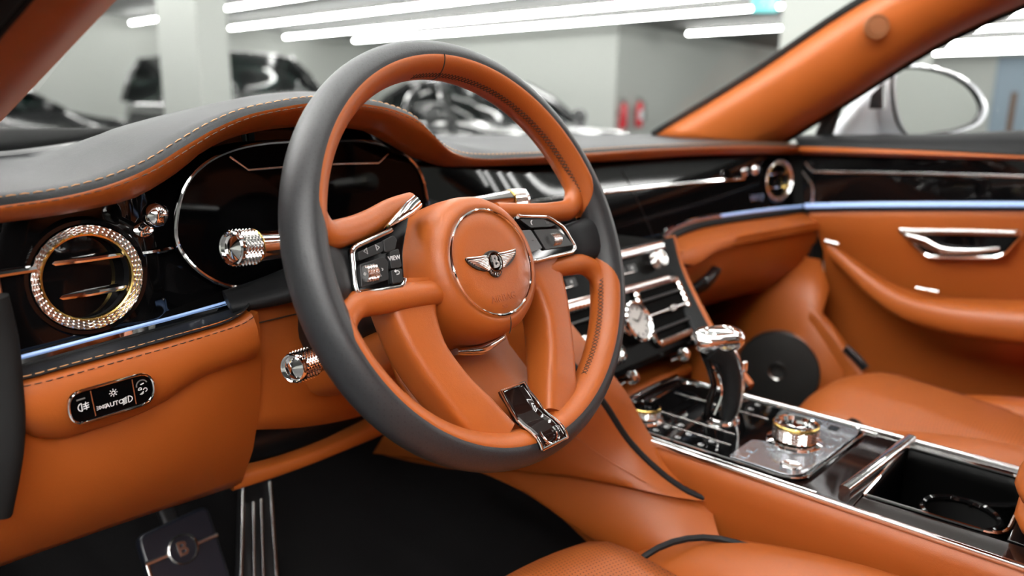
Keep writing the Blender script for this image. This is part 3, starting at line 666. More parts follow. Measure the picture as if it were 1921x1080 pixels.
lb = MB(); limb(lb, [at(430, 900, Y=.262), at(520, 874, Y=.255), at(600, 845, Y=.25), at(680, 810, Y=.245), at(740, 780, Y=.24), at(830, 742, Y=.245)], [.02, .016, .016, .022, .034, .04], .026, (0, -1, 0), n=30, e=3.5); lb.build('slot_lip', tan, dash)
part('slot_roof', plast, dash, [[Vector((-.52, y, z)), Vector((-.3, y, z+.03))] for y, z in ((.2, .45), (.30, .45))], solid=.004)
# door seal at the outer edge of the driver side
ds = MB(); limb(ds, [at(-32, 560, Y=.15), at(-12, 640, Y=.15), at(2, 720, Y=.147), at(10, 800, Y=.144), at(2, 870, Y=.144), at(-22, 960, Y=.15)], [.03, .03, .026, .024, .026, .03], .02, (-.4, -1, 0), n=26); ds.build('door_seal', rubber, shell)
# light switch
sw = empty('light_switch_panel', on(210, 760, lambda x, z: yU(x)-.011), 'oval black light switch panel with white symbols in tan leather', 'switch panel')
s0 = on(209, 745, lambda x, z: yU(x)-.0170); sr = on(285, 722, lambda x, z: yU(x)-.0170); sl_ = on(131, 767, lambda x, z: yU(x)-.0170); su = on(200, 718, lambda x, z: yU(x)-.0170); sd = on(216, 773, lambda x, z: yU(x)-.0170)
ex = (sr-sl_).normalized(); en = ex.cross((su-sd)).normalized(); en = en if en.y < 0 else -en; ey = en.cross(ex).normalized()
hw = (sr-sl_).length/2; hh = (su-sd).length*.47; sfr = (s0+en*.0015, ex, ey, en)
def sxy(px, py):
    d = ray(px, py); t = (sfr[0]-CAM).dot(en)/d.dot(en); q = CAM+d*t-sfr[0]; return (q.dot(ex), q.dot(ey))
ov = rpoly([(-hw, -hh), (hw, -hh), (hw, hh), (-hw, hh)], hh*.98, 10)
plate('panel', ov, .006, (sfr[0]+en*.001, ex, ey, en), screen, sw, .0005)
outline_tube('chrome_surround', inset(ov, -.0008), .0011, sfr, chrome, sw, 8, .001)
F2 = (sfr[0]+en*.0012, ex, ey, en)
for a, b in (((168, 732), (178, 779)), ((246, 711), (254, 757))): strokes('division', [[sxy(*a), sxy(*b)]], .0004, F2, satin, sw, .0002)
cx, cy = sxy(211, 735.5); strokes('lamp_symbol', [arc(cx, cy, .0013, 0, 340, 12)]+[[(cx+.0021*math.cos(a*math.pi/4), cy+.0021*math.sin(a*math.pi/4)), (cx+.0031*math.cos(a*math.pi/4), cy+.0031*math.sin(a*math.pi/4))] for a in range(8)], .00032, F2, icon, sw, closed=(0,))
cx, cy = sxy(214, 756); text('auto_print', 'AUTO', .0050, (F2[0]+ex*cx+ey*cy, ex, ey, en), icon, sw, .00015)
cx, cy = sxy(189, 762.5); strokes('side_light_symbol', [arc(cx-.0015, cy, .0012, -90, 90, 8), [(cx-.0015, cy-.0012), (cx-.0015, cy+.0012)], arc(cx+.0015, cy, .0012, 90, 270, 8), [(cx+.0015, cy-.0012), (cx+.0015, cy+.0012)]]+[[(cx-.0020, cy+k*.0010), (cx-.0036, cy+k*.0014)] for k in (-1, 0, 1)]+[[(cx+.0020, cy+k*.0010), (cx+.0036, cy+k*.0014)] for k in (-1, 0, 1)], .00022, F2, icon, sw)
cx, cy = sxy(238, 748); strokes('low_beam_symbol', [arc(cx+.0005, cy, .0030, -90, 90, 10, .0026), [(cx+.0005, cy-.0026), (cx+.0005, cy+.0026)]]+[[(cx-.0006, cy+k*.0011+.0001), (cx-.0040, cy+k*.0011-.0010)] for k in (-2, -1, 0, 1, 2)], .00030, F2, icon, sw)
cx, cy = sxy(153, 762.5); strokes('fog_light_symbol', [arc(cx-.0004, cy, .0026, 90, 270, 10, .0030), [(cx-.0004, cy-.0030), (cx-.0004, cy+.0030)]]+[[(cx+.0005, cy+k*.0017), (cx+.0046, cy+k*.0017+.0004)] for k in (-1, 0, 1)]+[[(cx+.0026, cy-.0030), (cx+.0030, cy-.001), (cx+.0022, cy+.001), (cx+.0027, cy+.0033)]], .00033, F2, icon, sw)
cx, cy = sxy(150, 748); strokes('fog_light_marker', [[(cx-.003, cy), (cx+.003, cy+.0002)]], .0006, F2, icon_dim, sw)
cx, cy = sxy(265, 731); strokes('range_symbol', [arc(cx-.0015, cy+.0012, .0013, -20, 200, 8), [(cx-.0028, cy+.0008), (cx-.0002, cy+.0008)], arc(cx+.0024, cy-.0002, .0015, -90, 170, 9), [(cx-.002, cy-.003), (cx+.001, cy-.0012)], [(cx-.001, cy-.0034), (cx+.001, cy-.0022)]], .00030, F2, icon, sw)
cx, cy = sxy(264, 719); strokes('range_wheel', [arc(cx, cy-.001, .0042, 20, 190, 10)], .0005, F2, icon_dim, sw); strokes('range_mark', [[(cx-.001, cy-.0004), (cx+.0016, cy+.0002)]], .0004, F2, icon, sw)
# ================================================================== steering wheel (local axes: u right, v up in the wheel plane, n towards the driver)
WC = Vector((-.375, 0, .62)); TL = math.radians(21.97)
WU = Vector((1, 0, 0)); WV = Vector((0, math.sin(TL), math.cos(TL))); WN = Vector((0, -math.cos(TL), math.sin(TL)))
def wp(u, v, n=0): return WC+WU*u+WV*v+WN*n
def wq(px, py, n=0):
    d = ray(px, py); o = CAM-WC; t = (n-o.dot(WN))/d.dot(WN); q = o+d*t; return (q.dot(WU), q.dot(WV))
def wfr(n, v0=0): return (wp(0, v0, n), WU, WV, WN)
wheel = empty('steering_wheel', wp(0, -.19, 0), 'two-tone steering wheel with tan inner and black perforated outer leather', 'steering wheel')
RC, AR, AN = .1722, .0160, .0190
def rim_pt(a, th, k=1.0):
    r = RC+AR*k*math.cos(th); return wp(r*math.cos(a), r*math.sin(a), AN*k*math.sin(th))
def rim_part(name, m, a0, a1, t0, t1, na, nt_, prof, uv=False, full=False, taper=0):
    b = MB(); rows = []; uvs = []
    for i in range(na if full else na+1):
        a = math.radians(a0+(a1-a0)*i/na); row = []
        for j in range(nt_+1):
            f = j/nt_; sp_ = abs(a1-a0)/na; tt = t0+(95*(taper[0]*(1-min(1, i*sp_/13))**2+taper[1]*(1-min(1, (na-i)*sp_/13))**2) if taper else 0); th = math.radians(tt+(t1-tt)*f); row.append(rim_pt(a, th, prof(f, i/na)))
            uvs.append((RC*a, (t0+(t1-t0)*f)/180*math.pi*.0175))
        rows.append(row)
    b.grid(rows, cv=full); return b.build(name, m, wheel, 60, uv=uvs if uv else None)
# black outer cover (front seam at about 92 degrees of the section), two halves of one skin
blackp = lambda f, g: 1.0-.05*(max(0, (abs(f-.5)-.44)/.06))**2
ro = rim_part('outer_cover', perf_blk, 0, 360, -110, 200, 180, 40, lambda f, g: 1.0-(.02 if f > .685 else .05*max(0, (f-.63)/.055)**2 if f > .63 else 0), uv=True, full=True)
endf = lambda f, g: 1.0-.05*(max(0, (abs(f-.5)-.43)/.07))**2
def orange_arc(name, a0, a1, e0=1, e1=1): return rim_part(name, tan, a0, a1, 96, 262, int(abs(a1-a0)/1.5), 24, endf, taper=(e0, e1))
orange_arc('inner_cover', 6, 174); orange_arc('inner_cover', 185, 265, 1, 0); orange_arc('inner_cover', 275, 351, 0, 1)
# seam at twelve o'clock and cross stitching on the inner side
b = MB(); b.tube([rim_pt(math.radians(90-(t-96)*.004), math.radians(t), 1.004) for t in range(98, 200, 4)], .0006, 6); b.build('top_seam', stitch_b, wheel)
def cross_stitch(a0, a1, th):
    b = MB(); st = .0042/RC; a = math.radians(a0); n = int(abs(math.radians(a1-a0))/st); sg = 1 if a1 > a0 else -1
    for i in range(n):
        p = a+sg*i*st; w = math.radians(9)
        b.tube([rim_pt(p, math.radians(th)-w, 1.0), rim_pt(p+st*.45, math.radians(th), 1.02), rim_pt(p+st*.9, math.radians(th)+w, 1.0)], .00045, 4)
        b.tube([rim_pt(p+st*.9, math.radians(th)-w, 1.0), rim_pt(p+st*.45, math.radians(th), 1.025), rim_pt(p, math.radians(th)+w, 1.0)], .00035, 4)
    return b.build('cross_stitching', stitch_b, wheel)
cross_stitch(100, 12, 166); cross_stitch(-20, -60, 168)
# black leather bridging rim and switch pods at nine and three o'clock
for s in (-1, 1):
    b = MB(); v = .002 if s < 0 else -.008
    limb(b, [wp(s*.172, v, -.002), wp(s*.157, v, -.005), wp(s*.142, v, -.0125), wp(s*.120, v, -.018)], [.046, .044, .040, .038], [.030, .026, .020, .016], WN, n=14, e=3.2); b.build('spoke_grip', blk, wheel)
# tan rolls above and below each pod: they leave the rim in a tight curve and run to the hub
def roll(pts, rad, name='spoke_roll', sq=.9, n=34):
    b = MB(); P = cr([wp(*p) for p in pts], n); b.tube(P, [rad[0]+(rad[1]-rad[0])*i/(n-1) for i in range(n)], 16, up=WN, sy=sq); return b.build(name, tan, wheel, 60)
roll([(-.1460, .0850, -.002), (-.1530, .067, -.002), (-.1565, .048, -.003), (-.148, .0325, -.005), (-.125, .0330, -.009), (-.10, .0385, -.013), (-.07, .048, -.018), (-.045, .053, -.022)], (.0125, .009))
roll([(.1460, .0850, -.002), (.1540, .063, -.002), (.1555, .041, -.003), (.145, .027, -.006), (.12, .026, -.009), (.09, .029, -.012), (.05, .036, -.018)], (.0125, .008))
roll([(-.148, -.081, -.002), (-.1555, -.058, -.002), (-.1555, -.036, -.003), (-.140, -.0240, -.005), (-.115, -.0240, -.006), (-.085, -.0250, -.0065), (-.045, -.028, -.009)], (.011, .0105))
roll([(.145, -.086, -.002), (.154, -.066, -.002), (.155, -.047, -.003), (.143, -.033, -.006), (.115, -.029, -.009), (.085, -.029, -.013), (.05, -.03, -.018)], (.012, .0085))
# V-shaped lower spokes
def arm(s):
    b = MB()
    limb(b, [wp(s*.080, -.012, -.022), wp(s*.084, -.045, -.021), wp(s*.080, -.075, -.020), wp(s*.067, -.108, -.016), wp(s*.051, -.137, -.010), wp(s*.038, -.160, -.004)], [.060, .044, .036, .036, .040, .040], [.034, .036, .038, .038, .034, .024], WN, n=30, e=5.0, seg=32)
    return b.build('lower_spoke', tan, wheel, 60)
arm(-1); arm(1)
# floor of the recess between the lower spokes
b = MB(); b.grid([[wp(u, v, n) for u in (-.07, -.035, 0, .035, .07)] for v, n in ((-.05, -.075), (-.09, -.070), (-.125, -.050), (-.150, -.028))]); b.build('recess_floor', tan, wheel, solid=.006)
# glossy insert with chrome edge at six o'clock
ins = [(-.0155, -.1245), (.0150, -.1245), (.0170, -.150), (.0170, -.1745), (-.0170, -.1745), (-.0170, -.150)]
def insf(v): return lerp1(-v, [.1215, .145, .152, .158, .164, .170, .1745], [-.010, -.001, .005, .0125, .0180, .0203, .0206])
b = MB(); b.grid([[wp(u*(1 if v < -.14 else .92), v, insf(v)+d) for u, d in ((-.0165, .0018), (-.0125, .0018), (-.010, -.0012), (0, -.0016), (.010, -.0012), (.0125, .0018), (.0165, .0018))] for v in (-.1215, -.1245, -.135, -.145, -.152, -.155, -.158, -.161, -.164, -.170, -.1745)]); io = b.build('insert', wood, wheel, 30, solid=.004, off=-1)
b = MB(); b.tube([wp(-.0170*(.92 if v > -.14 else 1), v, insf(v)+.0022) for v in (-.1215, -.13, -.14, -.148, -.152, -.155, -.158, -.161, -.164, -.170, -.175)], .0013, 8); b.tube([wp(.0170*(.92 if v > -.14 else 1), v, insf(v)+.0022) for v in (-.1215, -.13, -.14, -.148, -.152, -.155, -.158, -.161, -.164, -.170, -.175)], .0013, 8)
b.tube([wp(u, -.1215, insf(-.1215)+.0022) for u in (-.0156, 0, .0156)], .0011, 8); b.tube([wp(u, -.175, insf(-.175)+.0020) for u in (-.017, 0, .017)], .0013, 8)
b.tube([wp(a, c-.1655, insf(c-.1655)+.0005) for a, c in arc(0, 0, .0095, -200, 20, 14)], .0016, 8); b.build('chrome_edge', chrome, io)
# hub drum and airbag cover
HV = -.013; HO = wp(0, HV, 0)
hub = MB(); hub.lathe([(0, .0082), (.030, .0084), (.0445, .0080), (.0455, .0070), (.0480, .0070), (.0490, .0078), (.0530, .0070), (.0580, .0038), (.0615, -.0020), (.0640, -.012), (.0660, -.030), (.0665, -.052), (.060, -.062)], HO, WN, 96); hb = hub.build('airbag_cover', tan, wheel, 60)
b = MB(); b.lathe([(.0449, .0072), (.0455, .0092), (.0465, .0098), (.0476, .0092), (.0482, .0072)], HO, WN, 96); b.build('chrome_ring', chrome, hb)
b = MB(); b.tube([HO+WN*(.0075-.006*i/8*i/8)+(-WV)*(.049+.014*i/8)+WU*.004 for i in range(9)], .0005, 6); b.build('cover_seam', stitch_b, hb)
b = MB(); limb(b, [wp(-.030, -.079, -.036), wp(0, -.0835, -.034), wp(.030, -.079, -.036)], [.006, .010, .006], .012, WN, n=14); b.build('lower_chrome', chrome, wheel)
# raised seat of the emblem, emblem, print
lf = (HO+WN*.0086, WU, WV, WN)
wing_o = [(-.0310, .0072), (-.0305, .0040), (-.0270, .0000), (-.021, -.0040), (-.013, -.0066), (-.0085, -.0072), (-.0060, -.0115), (0, -.0140), (.0060, -.0115), (.0085, -.0072), (.013, -.0066), (.021, -.0040), (.0270, .0000), (.0305, .0040), (.0310, .0072), (.020, .0066), (.0095, .0072), (.006, .0090), (0, .0100), (-.006, .0090), (-.0095, .0072), (-.020, .0066)]
wing_r = [(p.x, p.y) for p in cr([Vector((a, c, 0)) for a, c in wing_o], 90, True)]
em = plate('emblem', [(a*1.0, c*1.0) for a, c in wing_r], .004, (HO+WN*.0100, WU, WV, WN), mat('badge_ground', (.10, .09, .085), .35, metal=1), hb, .0003)
for s in (-1, 1):
    b = MB()
    for k in range(10):        # feathers fan from the shoulder outwards
        t = k/9; x0, y0 = .0072, .0052-.0100*t; x1 = .0305-.0195*t**1.15; y1 = .0066-.0124*t**.8
        if k == 0: y0, y1 = .0060, .0069
        P = [HO+WN*(.0102+.0008*math.sin(math.pi*q))+WU*(s*(x0+(x1-x0)*q))+WV*(y0+(y1-y0)*q-.0008*math.sin(math.pi*q)) for q in (0, .35, .7, 1)]
        b.tube(P, [.00055, .00105, .00110, .0006], 6)
    b.build('wing', badge, em)
b = MB(); b.lathe([(.0088, .0100), (.0086, .0122), (.0076, .0122), (.0072, .0108), (0, .0108)], HO+WV*-.0008, WN, 40); b.build('medallion', chrome, em)
b = MB(); b.lathe([(.0072, .0109), (0, .0112)], HO+WV*-.0008, WN, 40); b.build('medallion_field', gls, em)
text('letter', 'B', .0150, (HO+WV*-.0008+WN*.0116, WU, WV, WN), badge, em, .0006, bold=.0004)
b = MB()
for k in range(9):
    a = math.radians(-90+(k-4)*11); b.tube([HO+WV*-.0008+WN*.0105+(WU*math.cos(a)+WV*math.sin(a))*.0092, HO+WV*-.0008+WN*.0103+(WU*math.cos(a)+WV*math.sin(a))*(.0125-.0006*abs(k-4))], .0006, 6)
b.build('tail', chrome, em)
ct = mat('embossed_tan', (.30, .07, .016), .5); cx, cy = wq(945, 558, .0085); text('airbag_print', 'AIRBAG', .0088, (wp(cx, cy, .0085), WU, WV, WN), ct, hb, .0002, sx=1.02)
cx, cy = wq(948, 574, .0085); text('airbag_mark', 'SRS', .0042, (wp(cx, cy, .0084), WU, WV, WN), ct, hb, .0002)
# ---------------- switch pods
def pod(name, outline, s, nn):
    e = None
    pl_ = plate(name, rpoly(outline, .006, 4), .014, wfr(nn), gls, wheel, .001)
    b = MB(); op = rpoly(inset(outline, .0006), .006, 4); lim = (lambda a: a < -.090) if s < 0 else (lambda a: a > .056)
    k0 = next(i for i in range(len(op)) if lim(op[i][0]) and not lim(op[i-1][0])); op = op[k0:]+op[:k0]; op = [q for q in op if lim(q[0])]
    b.tube([wp(a, c, nn+.0004) for a, c in op], .0021, 10, up=WN); b.build('chrome_frame', chrome, pl_)
    return pl_
PN = -.001
lo = [(-.1325, .0185), (-.091, .0282), (-.076, .0368), (-.068, .0395), (-.077, .024), (-.0855, .009), (-.0925, -.0178), (-.1395, -.0165)]
pL = pod('switch_pod', lo, -1, PN)
fB = wfr(PN+.0030)
def wpoly(pts, n=PN+.003): return [wq(a, b, n) for a, b in pts]
def button(pts, m=plast, par=None, r=.0015, depth=.004, n=PN+.003, nm='button'): return plate(nm, rpoly(wpoly(pts, n), r, 3), depth, wfr(n), m, par, .0006)
bm_ = mat('button_black', (.016, .0165, .017), .38)
button([(672, 473), (718, 452), (719, 470), (713, 474), (674, 489)], bm_, pL)
button([(719, 451), (738, 441), (745, 449), (741, 468), (729, 472), (722, 473)], bm_, pL)
button([(675, 496), (720, 481), (728, 490), (729, 524), (679, 539)], bm_, pL)
button([(731, 472), (748, 466), (754, 500), (734, 504)], bm_, pL)
button([(734, 507), (754, 503), (756, 528), (737, 532)], bm_, pL)
rl = [wq(*p, PN+.004) for p in ((699, 508), (700, 522))]
def roller(px, py, L, R, ax, par, tex=steel):
    c = wq(px, py, PN+.003); b = MB(); o = wp(c[0], c[1], PN+.0015); knurl(b, o, ax, R, -L/2, L/2, 22, 4, .0006); b.lathe([(0, -L/2-.0004), (R, -L/2-.0004), (R, -L/2)], o, ax, 22); b.lathe([(R, L/2), (R, L/2+.0004), (0, L/2+.0004)], o, ax, 22); b.build('knurled_roller', tex, par, 15)
roller(695, 512, .010, .0062, WU, pL)
def tri(px, py, d, par):
    c = wq(px, py, PN+.0032); strokes('arrow_symbol', [[(c[0]-d*.0018, c[1]), (c[0]+d*.0012, c[1]+.0022), (c[0]+d*.0012, c[1]-.0022)]], .00028, wfr(PN+.0030), icon, par, .0003, closed=(0,))
tri(686, 471, 1, pL); tri(708, 464, -1, pL)
def wtext(nm, s_, size, px, py, par, m=icon): c = wq(px, py, PN+.003); return text(nm, s_, size, (wp(c[0], c[1], PN+.0032), WU, WV, WN), m, par, .00012)
wtext('view_print', 'VIEW', .0050, 739.5, 484, pL)
c = wq(745, 511, PN+.003); strokes('return_symbol', [[(c[0]-.0022, c[1]+.0012), (c[0]+.0008, c[1]+.0014), (c[0]+.0022, c[1]+.0002), (c[0]+.001, c[1]-.0014), (c[0]-.0012, c[1]-.0014)], [(c[0]-.001, c[1]+.0024), (c[0]-.0024, c[1]+.0012), (c[0]-.001, c[1]+.0003)]], .00030, wfr(PN+.003), icon, pL)
c = wq(717, 505, PN+.003); strokes('chevrons', [[(c[0]-.0005, c[1]+.001), (c[0]+.0006, c[1]), (c[0]-.0005, c[1]-.001)]], .00026, wfr(PN+.003), icon, pL)
c = wq(683, 514, PN+.003); strokes('chevrons', [[(c[0]+.0005, c[1]+.001), (c[0]-.0006, c[1]), (c[0]+.0005, c[1]-.001)]], .00026, wfr(PN+.003), icon, pL)
rows = [(705, 502), (708, 509), (711, 516)]
for a, b_ in rows: c = wq(a+2, b_, PN+.003); strokes('level_marks', [[(c[0]-.001, c[1]-.0008), (c[0], c[1]+.0009), (c[0]+.001, c[1]-.0008)]], .00025, wfr(PN+.003), icon, pL, closed=(0,))
# cap of polished metal where the pod meets the hub
b = MB(); limb(b, [wp(-.094, .0310, -.001), wp(-.080, .0370, -.002), wp(-.066, .0430, -.005), wp(-.050, .0500, -.010)], [.003, .008, .012, .012], .008, WN, n=16); b.build('pod_cap', chrome, pL)
ro_ = [(.052, .0262), (.101, .0205), (.1195, .0085), (.1290, -.0135), (.1225, -.0180), (.058, -.0195), (.050, .0)]
pR = pod('switch_pod', ro_, 1, PN)
button([(975, 411), (1020, 411), (1042, 421), (1036, 424), (996, 427)], bm_, pR)
button([(1001, 431), (1044, 429), (1060, 441), (1075, 459), (1024, 468)], bm_, pR)
button([(976, 432), (996, 431), (1018, 465), (1000, 472), (985, 474)], mat('button_grey', (.09, .092, .095), .35), pR)
roller(1041, 449, .011, .0060, WU, pR)
c = wq(997, 417, PN+.003); strokes('handset_symbol', [[(c[0]+.0013, c[1]+.0018), (c[0]-.0006, c[1]+.001), (c[0]-.0012, c[1]-.0008), (c[0]-.0002, c[1]-.0024)]], .0005, wfr(PN+.003), icon, pR)
c = wq(1026, 417, PN+.003); strokes('voice_symbol', [[(c[0]-.0018, c[1]+.002), (c[0]-.0008, c[1]), (c[0]-.0012, c[1]-.001)], [(c[0]+.0002, c[1]-.0012), (c[0]+.0008, c[1]+.0008)], [(c[0]+.0016, c[1]-.0014), (c[0]+.0022, c[1]+.0006)]], .0004, wfr(PN+.003), icon_dim, pR)
c = wq(1056, 443, PN+.003); strokes('volume_mark', [[(c[0]-.0014, c[1]), (c[0]+.0016, c[1]+.0006)]], .0005, wfr(PN+.003), icon_dim, pR)
c = wq(999, 451, PN+.003); strokes('bar_symbol', [[(c[0]-.001, c[1]), (c[0]+.0014, c[1])]], .0004, wfr(PN+.003), plast, pR)

# ================================================================== steering column with its three stalks
colm = empty('steering_column', wp(0, -.05, -.17), 'steering column behind the wheel carrying knurled chrome stalks', 'steering column')
b = MB(); limb(b, [wp(0, -.005, -.050), wp(0, -.006, -.09), wp(0, -.01, -.14), wp(0, -.02, -.21)], [.105, .125, .135, .14], [.085, .10, .11, .11], WV, n=20, e=3.2); b.build('shroud', plast, colm)
b = MB(); limb(b, [wp(0, -.052, -.055), wp(0, -.062, -.10), wp(0, -.068, -.16), wp(0, -.070, -.21)], [.11, .14, .15, .15], [.03, .05, .05, .05], WV, n=20, e=3); b.build('shroud_skirt', tan, colm)
def stalk(p0, p1, r, kl, label=None, gl_=True):
    p0, p1 = Vector(p0), Vector(p1); d = (p1-p0).normalized(); L = (p1-p0).length
    b = MB(); b.lathe([(r*.72, 0), (r*.78, L*.3), (r*.90, L-kl-.006), (r*.97, L-kl-.002), (r*.97, L-kl)], p0, d, 28); s = b.build('stalk', chrome, colm)
    b = MB(); knurl(b, p0, d, r, L-kl, L-.004, 22, 5, .0011); b.build('knurled_grip', steel, s, 0)
    b = MB(); b.lathe([(r*1.02, L-kl-.0022), (r*1.05, L-kl-.001), (r*1.02, L-kl)], p0, d, 32); b.build('brass_ring', gold, s)
    b = MB(); b.lathe([(r, L-.004), (r*1.0, L-.001), (r*.93, L), (r*.85, L-.0005), (r*.80, L-.0035), (r*.4, L-.001), (0, L+.0005)], p0, d, 32); b.build('end_cap', chrome, s)
    return s
tp = at(440, 464, D=.64); bs = wp(-.045, .018, -.085)
def stalk_px(px, py, depth, base, r, kl): return stalk(base, at(px, py, D=depth), r, kl)
# indicator stalk, column adjuster, wiper stalk
tip = wp(*wq(432, 466, -.075), -.075); base = wp(*wq(640, 448, -.10), -.10); ind = stalk(base, tip, .0135, .020)
tip2 = wp(*wq(548, 691, -.085), -.085); base2 = wp(*wq(660, 652, -.115), -.115); adj = stalk(base2, tip2, .0120, .022)
tip3 = wp(*wq(982, 374, -.075), -.075); base3 = wp(*wq(880, 386, -.085), -.085); wip = stalk(base3, tip3, .0120, .020)
# ================================================================== centre stack
def sY(x, z): return .135+(z-.54)*.6
def ons(px, py, lift=0): return on(px, py, lambda x, z: sY(x, z)-lift)
SN = Vector((0, -1, .6)).normalized(); SX = Vector((1, 0, 0)); SZ = SN.cross(SX); SZ = SZ if SZ.z > 0 else -SZ
stack = empty('centre_stack', (0, .12, .36), 'glossy black centre stack with chrome bars, air vents and clock', 'centre stack')
def sp(x, z, lift=0): return Vector((x, sY(x, z), z))+SN*lift
part('face', matte, stack, [[sp(x, z) + Vector((0, .11*t, 0)) for x in (-.162, -.1, 0, .1, .162)] for z, t in ((.548, 1), (.55, 0), (.50, 0), (.45, 0), (.415, 0), (.405, .06), (.400, 1.1), (.35, 1.15))], smooth=30)
def bar(name, pa, pb, th, m, dep=.008, lift=.002):
    a, b_ = ons(*pa, lift), ons(*pb, lift); b = MB(); limb(b, [a, (a+b_)/2, b_], th, dep, SN, n=6, e=6, seg=16); return b.build(name, m, stack)
satchr = mat('bright_satin', (.80, .80, .80), .18, metal=1)
bar('top_bar', (985, 522), (1238, 462), .013, satchr, .016, .004)
bar('lower_bar', (1000, 590), (1252, 524), .011, mat('dark_chrome', (.55, .48, .46), .15, metal=1), .012, .003)
# climate row: small keys and two knurled knobs
def knob(px, py, r, h, par, fn=ons, ax=None, m=steel, name='knob'):
    c = fn(px, py); ax = ax or SN; b = MB(); b.lathe([(r*.7, 0), (r*.7, h*.3), (r*.95, h*.32)], c, ax, 26); knurl(b, c, ax, r, h*.32, h*.85, 20, 3, .0006); b.lathe([(r, h*.85), (r*.9, h), (r*.75, h), (r*.65, h*.9), (0, h*.9)], c, ax, 26); return b.build(name, m, par, 20)
knob(1224, 492, .0130, .020, stack); knob(1020, 548, .0130, .020, stack)
for px, py in ((1045, 535), (1072, 529), (1166, 508), (1186, 503)):
    c = ons(px, py, .0022); b = MB(); prism(b, rpoly([(-.011, -.006), (.011, -.006), (.011, .006), (-.011, .006)], .002, 3), .004, (c, SX, SZ, SN)); k = b.build('key', plast, stack, bevel=.0006)
    text('key_print', '+' if px in (1072, 1186) else '-', .010, (c+SN*.0003, SX, SZ, SN), icon, k, .0001)
for px, py in ((1058, 541), (1176, 513)): b = MB(); c = ons(px, py, .002); limb(b, [c-SX*.018, c, c+SX*.018], .002, .002, SN, n=5); b.build('key_line', satin, stack)
# two wide vents with knurled frames
def wide_vent(x0, x1, label, outer):
    z0, z1 = .425, .495; e = empty('wide_air_vent', sp((x0+x1)/2, z0), label, 'air vent', 'wide centre air vents')
    fr = (sp((x0+x1)/2, (z0+z1)/2, .003), SX, SZ, SN); w2 = (x1-x0)/2; h2 = (z1-z0)/2/SZ.z
    ol = rpoly([(-w2, -h2), (w2, -h2), (w2, h2), (-w2, h2)], .010, 5)
    plate('throat', inset(ol, .002), .03, (fr[0]-SN*.0015, SX, SZ, SN), throat_shade, e, 0)
    b = MB(); P = [fr[0]+SX*a+SZ*c for a, c in ol]; Q = cr(P, 90, True)
    b.tube(Q, [.0052+(.0006 if i % 2 else -.0003) for i in range(90)], 10, closed=True, up=SN); b.build('knurled_frame', steel, e, 20)
    for k in (-.5, 0, .5):
        c = fr[0]+SZ*(k*h2*1.1)+SN*.001; b = MB(); limb(b, [c-SX*(w2-.004), c, c+SX*(w2-.004)], .0035, .006, SN, n=6, e=4); o = b.build('blade', chrome if k == 0 else plast, e)
    c = fr[0]+SX*(w2*.2*outer)+SN*.004; b = MB(); b.box(c, (.014, .005, .009), Matrix((SX, -SN, SZ)).transposed()); b.build('blade_tab', satin, e, bevel=.001)
wide_vent(.040, .156, 'wide knurled-frame centre air vent on the passenger side of the clock', 1)
wide_vent(-.156, -.040, 'wide knurled-frame centre air vent on the driver side of the clock', -1)
# clock
cc = sp(0, .458, .004); ck = empty('dashboard_clock', cc, 'round chrome clock between the centre air vents', 'clock')
b = MB(); b.lathe([(.028, -.006), (.029, .008), (.0285, .016), (.026, .018), (.0235, .016), (.0225, .012)], cc, SN, 48); b.build('case', chrome, ck)
b = MB(); b.lathe([(.0232, .0125), (0, .0125)], cc, SN, 48); b.build('dial', mat('clock_dial', (.55, .53, .50), .3), ck)
b = MB()
for k in range(12):
    a = k*math.pi/6; u = SX*math.sin(a)+SZ*math.cos(a); b.tube([cc+SN*.0132+u*.017, cc+SN*.0132+u*.0205], .0007, 5)
b.build('hour_marks', plast, ck)
for a, l in ((math.radians(-60), .011), (math.radians(60), .016)):
    u = SX*math.sin(a)+SZ*math.cos(a); b = MB(); b.tube([cc+SN*.0138, cc+SN*.0138+u*l], [.0011, .0005], 6); b.build('hand', plast, ck)
# plungers under the vents
for x in (.065, .148, -.065, -.148):
    c = sp(x, .403); b = MB(); b.lathe([(.004, 0), (.0035, .012), (.0085, .016), (.0095, .021), (.0075, .027), (0, .029)], c, SN, 20); b.build('vent_plunger', chrome, stack)
# padded tan front tray
b = MB(); limb(b, [Vector((-.15, .112, .362)), Vector((0, .112, .364)), Vector((.15, .112, .362))], .095, .022, (0, 0, 1), n=10, e=3.5); b.build('tray_pad', tan, stack)
# ================================================================== centre console
con = empty('centre_console', (0, -.2, .03), 'centre console with glossy black top, chrome edges and tan leather sides', 'console')
CZt = .36; XL, XR = -.112, .107
def onz(px, py, dz=0): return at(px, py, Z=CZt+dz)
ZF = (Vector((0, 0, CZt)), Vector((1, 0, 0)), Vector((0, 1, 0)), Vector((0, 0, 1)))
